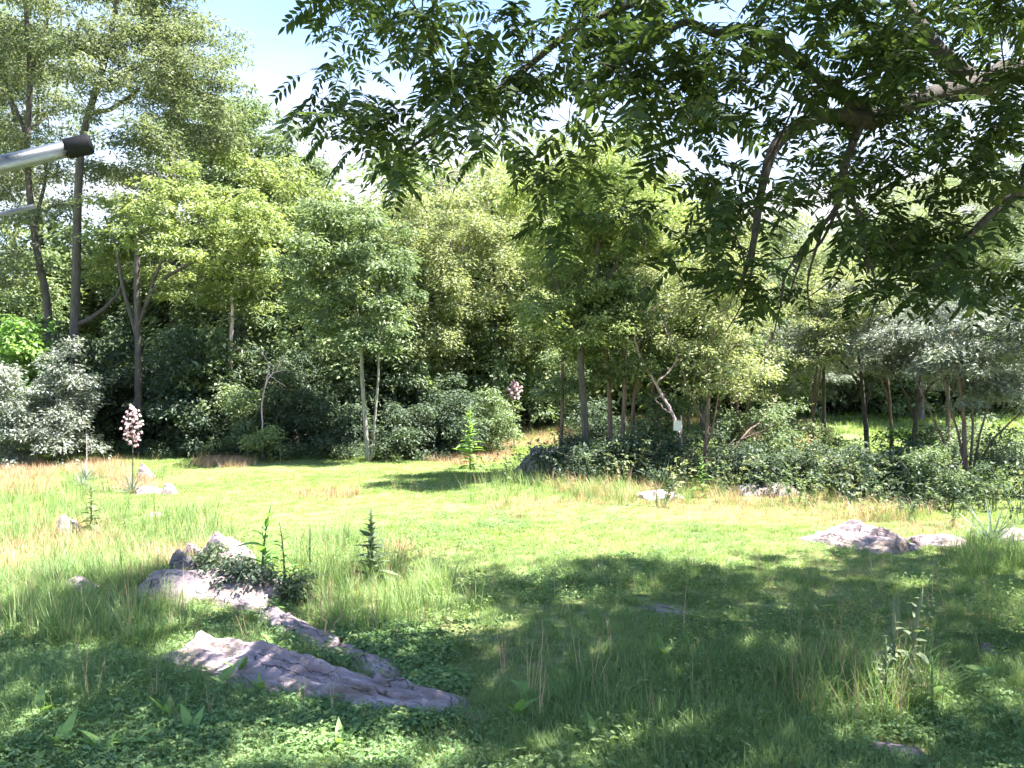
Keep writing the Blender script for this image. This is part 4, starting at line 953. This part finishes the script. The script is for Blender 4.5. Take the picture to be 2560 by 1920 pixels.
wood('dead_branch', 'dead pink branching twig in front of the dark bushes at the left',
     [[onground(660, 28.2) - [0, 0, .05], P(655, 1040, 28.3), P(664, 960, 28.3), P(690, 930, 28.2), P(715, 925, 28.1)], [P(664, 960, 28.3), P(672, 920, 28.3), P(655, 880, 28.4)], [P(690, 930, 28.2), P(705, 900, 28.1), P(718, 882, 28)], [P(672, 935, 28.3), P(690, 950, 28.1), P(715, 968, 28)], [P(660, 975, 28.3), P(685, 920, 28.2), P(700, 905, 28)]], [.03, .02, .018, .018, .02])
wood('dead_sapling', 'small bare forked twig beside the ground ivy', [[G(812, 1615) - [0, 0, .03], G(812, 1615) + [.0, 0, .18], G(812, 1615) + [-.04, 0, .36], G(812, 1615) + [-.03, .02, .5]], [G(812, 1615) + [0, 0, .08], G(812, 1615) + [.09, 0, .2], G(812, 1615) + [.17, .02, .32]]], [.010, .007], 'straw', 'twig')

# ------------------------------------------------------------------ small white panel on a stake
def bevel_box(sx, sy, sz, b):
    import bmesh
    bm = bmesh.new(); bmesh.ops.create_cube(bm, size=1)
    for v in bm.verts: v.co = Vector((v.co.x * sx, v.co.y * sy, v.co.z * sz))
    bmesh.ops.bevel(bm, geom=list(bm.edges), offset=b, segments=2, affect='EDGES'); me = bpy.data.meshes.new('panel'); bm.to_mesh(me); bm.free(); return me
M['white'] = solid_mat('white_plastic', [(.3, (.78, .78, .77)), (.7, (.84, .84, .83))], 3, .5, 0)
b = onground(1705, 21)
sg = thing('panel_sign', 'small blank white panel on a thin stake under the dead branch', 'sign', b)
mb = MB(); tube(mb, [[0, 0, -.1], [0, 0, .6], [-.02, 0, 1.55]], [.025, .022, .02], 8); obj('stake', mb.mesh('stake'), M['dead'], sg)
zc = float(P(1690, 1064, 21)[2] - b[2])
o = obj('panel', bevel_box(.20, .05, .25, .008), M['white'], sg); o.location = (-.12, -.045, zc); o.rotation_euler = (0, .06, .2)

# ------------------------------------------------------------------ antenna: mast outside the picture, capped tube and thin rod reaching in
M['alu'] = solid_mat('brushed_aluminium', [(.3, (.32, .335, .36)), (.7, (.42, .435, .46))], 20, .34, .15, (1, 40, 40), metallic=1)
M['rubber'] = solid_mat('black_rubber', [(.3, (.008, .008, .011)), (.7, (.018, .018, .022))], 30, .75, .1)
M['rubber'].node_tree.nodes['Principled BSDF'].inputs['Specular IOR Level'].default_value = .15
mp_ = np.array([-1.35, 1.05, float(gz(-1.35, 1.05))])
ant = thing('antenna', 'silver metal antenna tube with black end cap and a thin rod below it', 'antenna', mp_)
mb = MB(); tube(mb, [mp_ - [0, 0, .3], mp_ + [0, 0, 1.5], mp_ + [0, 0, 2.9]], .024, 16); obj('mast', mb.mesh('mast', mp_, True), M['alu'], ant)
t0, t1 = P(163, 373, 1.16), P(229, 359, 1.175); dirv = P(0, 411, 1.12) - t0; dirv /= np.linalg.norm(dirv)
back_end = t0 + dirv * ((t0[0] - mp_[0] + .06) / abs(dirv[0]))
mb = MB(); tube(mb, [back_end, t0 + (t1 - t0) * .15], .0112, 28); obj('tube', mb.mesh('tube', mp_, True), M['alu'], ant)
ax = (t1 - t0) / np.linalg.norm(t1 - t0)
mb = MB(); tube(mb, [t0, t0 + ax * .002, t1 - ax * .006, t1 - ax * .002, t1, t1 + ax * .001], [.0113, .0138, .0142, .0135, .011, .0], 28); obj('end_cap', mb.mesh('end_cap', mp_), M['rubber'], ant)
r1 = P(85, 516, 1.20); rd = P(0, 537, 1.17) - r1; rd /= np.linalg.norm(rd)
mb = MB(); tube(mb, [r1, r1 + rd * ((r1[0] - mp_[0] + .03) / abs(rd[0]))], .0036, 12); obj('rod', mb.mesh('rod', mp_, True), M['alu'], ant)

# ------------------------------------------------------------------ grass and ground cover
def tuft(seed, n, rad, h, w, bend, hv=.35, lean=.35):
    rng = np.random.default_rng(seed)
    a = rng.uniform(0, 6.283, n); r = rad * np.sqrt(rng.uniform(0, 1, n)); bx, by = r * np.cos(a), r * np.sin(a)
    az = a + rng.normal(0, .9, n); H = h * rng.uniform(1 - hv, 1 + hv, n); le = rng.normal(lean, .22, n); be = bend * rng.uniform(.3, 1.6, n)
    lv = np.array([0, .4, .75, 1.]); ww = np.array([1, .85, .5, 0])
    V = np.zeros((n, 7, 3)); px = np.zeros(n); pz = np.zeros(n) - .015; ang = le.copy()
    side = np.stack([-np.sin(az), np.cos(az), 0 * az], -1); k = 0
    for i in range(4):
        if i:
            s_ = (lv[i] - lv[i - 1]) * H; px = px + np.sin(ang) * s_; pz = pz + np.cos(ang) * s_; ang = ang + be * (lv[i] - lv[i - 1])
        c = np.stack([bx + px * np.cos(az), by + px * np.sin(az), pz], -1)
        if i < 3: V[:, k] = c - side * w * ww[i] / 2; V[:, k + 1] = c + side * w * ww[i] / 2; k += 2
        else: V[:, k] = c
    o = np.arange(n)[:, None] * 7
    q = np.concatenate([o + np.array([0, 1, 3, 2]), o + np.array([2, 3, 5, 4])]); t_ = o + np.array([4, 5, 6])
    return V.reshape(-1, 3), q, t_

def leafy(seed, n, rad, h, L, W, tri=False):
    """low leafy plant: small leaves on thin stalks"""
    rng = np.random.default_rng(seed); a = rng.uniform(0, 6.283, n); r = rad * np.sqrt(rng.uniform(0, 1, n))
    top = np.stack([r * np.cos(a), r * np.sin(a), h * rng.uniform(.35, 1, n)], -1)
    mb = MB()
    for s_ in ((0, 2.1, 4.2) if tri else (0,)):
        az = a + s_ + rng.normal(0, .8, n) * (0 if tri else 1)
        d_ = np.stack([np.cos(az), np.sin(az), rng.normal(-.1, .25, n)], -1); nm = np.array([0, 0, 1.]) + rng.normal(0, .4, (n, 3))
        v, q = leaves_at(rng, top, d_, nm, L * rng.uniform(.7, 1.3, n), W * rng.uniform(.7, 1.3, n)); mb.add(v, q)
    return np.concatenate(mb.v), np.concatenate(mb.q), None

def brush(seed, n, rad, h, per):
    """arching shoots with leaves along them"""
    rng = np.random.default_rng(seed); mb = MB()
    for i in range(n):
        a = rng.uniform(0, 6.283); t = np.linspace(0, 1, 6); ln = rng.uniform(.2, .7) * h; hh = h * rng.uniform(.5, 1)
        sh = np.stack([rad * .3 * math.cos(a) + ln * t ** 1.6 * math.cos(a), rad * .3 * math.sin(a) + ln * t ** 1.6 * math.sin(a), hh * np.sin(t * rng.uniform(1.3, 2.2)) - .03], -1)
        tube(mb, sh, np.linspace(.006, .002, 6), 3, cap=False)
        f = rng.uniform(.1, 1, per); c = np.stack([np.interp(f, t, sh[:, k]) for k in range(3)], -1)
        d_ = rng.normal(0, 1, (per, 3)) * [1, 1, .4]; v, q = leaves_at(rng, c, d_, np.array([0, 0, 1.]) + rng.normal(0, .5, (per, 3)), rng.uniform(.06, .13, per), rng.uniform(.03, .06, per)); mb.add(v, q)
    return np.concatenate(mb.v), np.concatenate(mb.q), None

def proto(name, data, mat):
    v, q, t_ = data; me = mesh(name, v, quads=q, tris=t_); me.materials.append(M[mat])
    return bpy.data.objects.new(name, me)

def scatter(name, label, protos, xy, scale, seed, cat=None):
    """one object: points with a geometry-nodes modifier that sets a tuft on each"""
    rng = np.random.default_rng(seed); n = len(xy)
    co = np.column_stack([xy, gz(xy[:, 0], xy[:, 1])]); me = mesh_points(name, co)
    rot = np.stack([rng.normal(0, .10, n), rng.normal(0, .10, n), rng.uniform(0, 6.283, n)], -1).astype(np.float32)
    at = me.attributes.new('rot', 'FLOAT_VECTOR', 'POINT'); at.data.foreach_set('vector', rot.ravel())
    at = me.attributes.new('scl', 'FLOAT', 'POINT'); at.data.foreach_set('value', np.asarray(scale, np.float32))
    at = me.attributes.new('pick', 'INT', 'POINT'); at.data.foreach_set('value', rng.integers(0, len(protos), n).astype(np.int32))
    col = bpy.data.collections.new(name + '_tufts')
    for p in protos: col.objects.link(p)
    ng = bpy.data.node_groups.new(name + '_scatter', 'GeometryNodeTree')
    ng.interface.new_socket('Geometry', in_out='INPUT', socket_type='NodeSocketGeometry'); ng.interface.new_socket('Geometry', in_out='OUTPUT', socket_type='NodeSocketGeometry')
    N = ng.nodes.new; gi, go = N('NodeGroupInput'), N('NodeGroupOutput'); ip = N('GeometryNodeInstanceOnPoints'); ci = N('GeometryNodeCollectionInfo')
    ci.inputs['Collection'].default_value = col; ci.inputs['Separate Children'].default_value = True; ci.inputs['Reset Children'].default_value = True
    def na(nm, ty):
        a = N('GeometryNodeInputNamedAttribute'); a.data_type = ty; a.inputs['Name'].default_value = nm; return a.outputs['Attribute']
    ln = ng.links.new
    ln(gi.outputs[0], ip.inputs['Points']); ln(ci.outputs[0], ip.inputs['Instance']); ip.inputs['Pick Instance'].default_value = True
    ln(na('pick', 'INT'), ip.inputs['Instance Index']); ln(na('rot', 'FLOAT_VECTOR'), ip.inputs['Rotation']); ln(na('scl', 'FLOAT'), ip.inputs['Scale']); ln(ip.outputs[0], go.inputs[0])
    o = obj(name, me); md = o.modifiers.new('scatter', 'NODES'); md.node_group = ng
    return tag(o, label, cat, kind='stuff')

def mesh_points(name, co):
    me = bpy.data.meshes.new(name); me.vertices.add(len(co)); me.vertices.foreach_set('co', np.asarray(co, np.float32).ravel()); me.update(); return me

def region(n, y0, y1, seed, margin=1.0, p=1.0):
    """points over the visible wedge of ground, denser near the camera as p grows"""
    rng = np.random.default_rng(seed); u = rng.uniform(0, 1, n)
    y = y0 * (y1 / y0) ** u if p else np.sqrt(y0 ** 2 + u * (y1 ** 2 - y0 ** 2))
    hw = y * 1280 / F + margin; x = rng.uniform(-1, 1, n) * hw
    return np.column_stack([x, y])

def pxell(xy, ells):
    """mask: points inside any of the ground patches given as photo ellipses"""
    px, py = project(np.column_stack([xy, gz(xy[:, 0], xy[:, 1])])); m = np.zeros(len(xy), bool)
    nz = .25 * fnoise(xy[:, 0], xy[:, 1], 9, 2.2)
    for a, b, c, d_ in ells: m |= ((px - a) / c) ** 2 + ((py - b) / d_) ** 2 < 1 + nz
    return m

DRY = [(1900, 1270, 190, 45), (2080, 1290, 130, 22), (1010, 1385, 130, 22), (1330, 1270, 110, 30), (1160, 1130, 130, 32), (1330, 1090, 150, 28), (60, 1200, 90, 45), (250, 1175, 90, 22), (330, 1215, 70, 20), (820, 1240, 90, 12), (560, 1160, 80, 12), (1640, 1055, 120, 22), (1960, 1090, 110, 40), (500, 1400, 90, 35), (180, 1340, 110, 40), (1700, 1225, 130, 18), (1480, 1255, 70, 16), (1200, 1085, 60, 15), (90, 1480, 90, 25), (400, 1455, 90, 16), (320, 1400, 160, 40), (60, 1400, 110, 40), (1560, 1250, 120, 20), (2130, 1300, 120, 25), (1760, 1265, 150, 30), (2330, 1320, 100, 20)]
LONG = [(990, 1520, 230, 90), (200, 1520, 330, 120), (850, 1400, 140, 60), (250, 1330, 260, 80), (470, 1340, 130, 60), (120, 1240, 160, 40), (440, 1150, 80, 30), (1300, 1240, 140, 40), (1620, 1240, 200, 30), (2460, 1400, 120, 40), (300, 1180, 160, 30), (2150, 1750, 200, 90)]

# near long grass
xy = region(15000, 4.2, 14.5, 41, .6); px, py = project(np.column_stack([xy, 0 * xy[:, 0]]))
dens = .88 + .25 * fnoise(xy[:, 0], xy[:, 1], 21, 1.1); k = (np.random.default_rng(1).random(len(xy)) < dens) & ~on_rock(xy[:, 0], xy[:, 1], .86)
xy = xy[k]; sc = .48 + .30 * fnoise(xy[:, 0], xy[:, 1], 22, .9) + .30 * pxell(xy, LONG[:11]); sc = np.clip(sc, .45, 1.3)
sc *= np.where(xy[:, 1] > 10.5, .75, 1)
scatter('long_grass', 'long tufted green grass in the near shade', [proto('grass_tuft', tuft(300 + i, 26, .09, .26, .0062, 1.3), 'grass') for i in range(6)], xy, sc, 42)
# taller tufts
xy = region(9000, 5, 24, 43, .6); k = pxell(xy, LONG) & (np.random.default_rng(2).random(len(xy)) < .5) & ~on_rock(xy[:, 0], xy[:, 1], 1.0); xy = xy[k]
scatter('tall_grass', 'tall arching grass around the rocks and weeds', [proto('tall_tuft', tuft(320 + i, 20, .10, .42, .006, 1.2, lean=.22), 'grass') for i in range(5)], xy, np.random.default_rng(3).uniform(.6, 1.25, len(xy)), 44)
# lawn
xy = region(42000, 10.0, 34, 45, 1.5, 0); k = ~on_rock(xy[:, 0], xy[:, 1], 1.0) & ~(pxell(xy, DRY) & (np.random.default_rng(15).random(len(xy)) < .7)); xy = xy[k]
scatter('lawn_grass', 'short sunlit yellow-green lawn', [proto('lawn_tuft', tuft(340 + i, 34, .17, .075, .0085, 1.0, lean=.6), 'lawn') for i in range(6)], xy, np.clip(.9 + .35 * fnoise(xy[:, 0], xy[:, 1], 24, .8), .5, 1.6), 46)
xy = region(9000, 34, 62, 47, 2, 0)
scatter('far_grass', 'pale grass in the openings beyond the clump', [proto('far_tuft', tuft(350 + i, 30, .32, .22, .018, 1.0, lean=.4), 'lawn') for i in range(4)], xy, np.random.default_rng(5).uniform(.6, 1.4, len(xy)), 48)
# dry straw
xy = region(36000, 8, 45, 49, 1.5, 0); k = pxell(xy, DRY) & ~on_rock(xy[:, 0], xy[:, 1], 1.0) & (np.random.default_rng(6).random(len(xy)) < .9); xy = xy[k]
_, py = project(np.column_stack([xy, 0 * xy[:, 0]]))
sc = np.random.default_rng(7).uniform(.5, 1.1, len(xy)) * np.where((xy[:, 0] > -1.5) & (py > 1245), .6, 1.0)
scatter('dry_grass', 'dry straw-coloured grass in patches across the meadow', [proto('straw_tuft', tuft(360 + i, 20, .16, .26, .008, .8, lean=.3), 'straw') for i in range(5)], xy, sc, 50)
# scattered seed stalks
xy = region(3400, 6, 26, 51, .5); k = (pxell(xy, LONG) | (np.random.default_rng(8).random(len(xy)) < .12)) & ~on_rock(xy[:, 0], xy[:, 1], 1.0); xy = xy[k]
scatter('seed_stalks', 'thin dry seed stalks standing above the grass', [proto('seed_stalk', tuft(370 + i, 3, .04, .5, .005, .5, lean=.15), 'straw') for i in range(4)], xy, np.random.default_rng(9).uniform(.5, 1.1, len(xy)), 52)
xy = region(2600, 4.4, 14, 66, .5); k = (fnoise(xy[:, 0], xy[:, 1], 31, 1.7) > .05) & ~on_rock(xy[:, 0], xy[:, 1], .95); xy = xy[k]
scatter('grass_litter', 'dead straw lying between the near grass blades', [proto('litter_tuft', tuft(440 + i, 9, .12, .2, .005, 1.6, lean=1.0), 'straw') for i in range(4)], xy, np.random.default_rng(18).uniform(.5, 1.2, len(xy)), 67)
# clover and other broad leaves
xy = region(9000, 4.2, 16, 53, .6); dens = (.06 + .75 * fnoise(xy[:, 0], xy[:, 1], 26, .9)) * np.where(xy[:, 1] > 11, .3, 1); k = (np.random.default_rng(10).random(len(xy)) < dens) & ~on_rock(xy[:, 0], xy[:, 1], .97); xy = xy[k]
scatter('clover', 'low clover and leafy ground cover between the grass', [proto('clover_patch', leafy(380 + i, 36, .14, .09, .021, .018, True), 'clover') for i in range(5)], xy, np.random.default_rng(11).uniform(.7, 1.35, len(xy)), 54)
IVY = [(960, 1625, 170, 55), (1090, 1720, 70, 25), (930, 1800, 170, 40), (1080, 1790, 60, 30)]
xy = region(26000, 5, 10, 55, .3); k = pxell(xy, IVY) & ~on_rock(xy[:, 0], xy[:, 1], .98); xy = xy[k]
scatter('ground_ivy', 'mat of small dark ivy leaves around the long slab', [proto('ivy_patch', leafy(390 + i, 40, .12, .09, .034, .027), 'clover') for i in range(5)], xy, np.random.default_rng(12).uniform(.7, 1.2, len(xy)), 56)
xy = region(1900, 4.5, 13, 57, .5); k = (fnoise(xy[:, 0], xy[:, 1], 28, 1.3) > .15) & ~on_rock(xy[:, 0], xy[:, 1], 1.0); xy = xy[k]
scatter('broad_weeds', 'broad-leaved green weeds in the near grass', [proto('weed_clump', leafy(400 + i, 26, .13, .20, .05, .022), 'weed') for i in range(5)], xy, np.random.default_rng(13).uniform(.6, 1.2, len(xy)), 58)
# undergrowth along the foot of the wood and on the bank
def along(pl, n, spread, seed):
    rng = np.random.default_rng(seed); g = np.array([G(a, b)[:2] for a, b in pl]); s_ = np.r_[0, np.cumsum(np.linalg.norm(np.diff(g, axis=0), axis=1))]
    u = rng.uniform(0, s_[-1], n); return np.column_stack([np.interp(u, s_, g[:, 0]), np.interp(u, s_, g[:, 1])]) + rng.normal(0, spread, (n, 2)) + [0, spread]
xy = along([(-60, 1135), (300, 1140), (520, 1145), (700, 1148), (900, 1155), (1000, 1150), (1120, 1110), (1280, 1070), (1400, 1055)], 1100, .7, 59)
scatter('undergrowth', 'weedy undergrowth along the foot of the wood', [proto('undergrowth_clump', leafy(410 + i, 60, .22, .5, .075, .032), ['mid', 'shade', 'mid', 'shade', 'shade'][i]) for i in range(5)], xy, np.random.default_rng(14).uniform(.5, 1.2, len(xy)), 61)
BANK = [(1290, 1225), (1400, 1235), (1560, 1245), (1700, 1252), (1850, 1262), (2050, 1275), (2250, 1305), (2380, 1325), (2560, 1335)]
xy = along(BANK, 620, .5, 62); xy = xy[~on_rock(xy[:, 0], xy[:, 1], 1.0) & (fnoise(xy[:, 0], xy[:, 1], 33, 1.5) > .1)]
scatter('bank_grass', 'ragged dry and green grass fringing the bushes on the bank', [proto('bank_tuft', tuft(420 + i, 20, .14, .40, .007, 1.1, lean=.4), ['straw', 'grass', 'grass', 'straw'][i]) for i in range(4)], xy, np.random.default_rng(16).uniform(.35, 1.2, len(xy)), 63)
xy = along([(a, b - 40) for a, b in BANK[1:]], 330, 1.0, 64)
scatter('bank_brush', 'loose brush and brambles tangled between the stems on the bank', [proto('brush_clump', brush(430 + i, 5, .3, 1.0, 16), ['shade', 'mid', 'shade', 'yellow', 'shade'][i]) for i in range(5)], xy, np.random.default_rng(17).uniform(.4, 1.15, len(xy)), 65)
print('leaf triangles', NTRI[0])
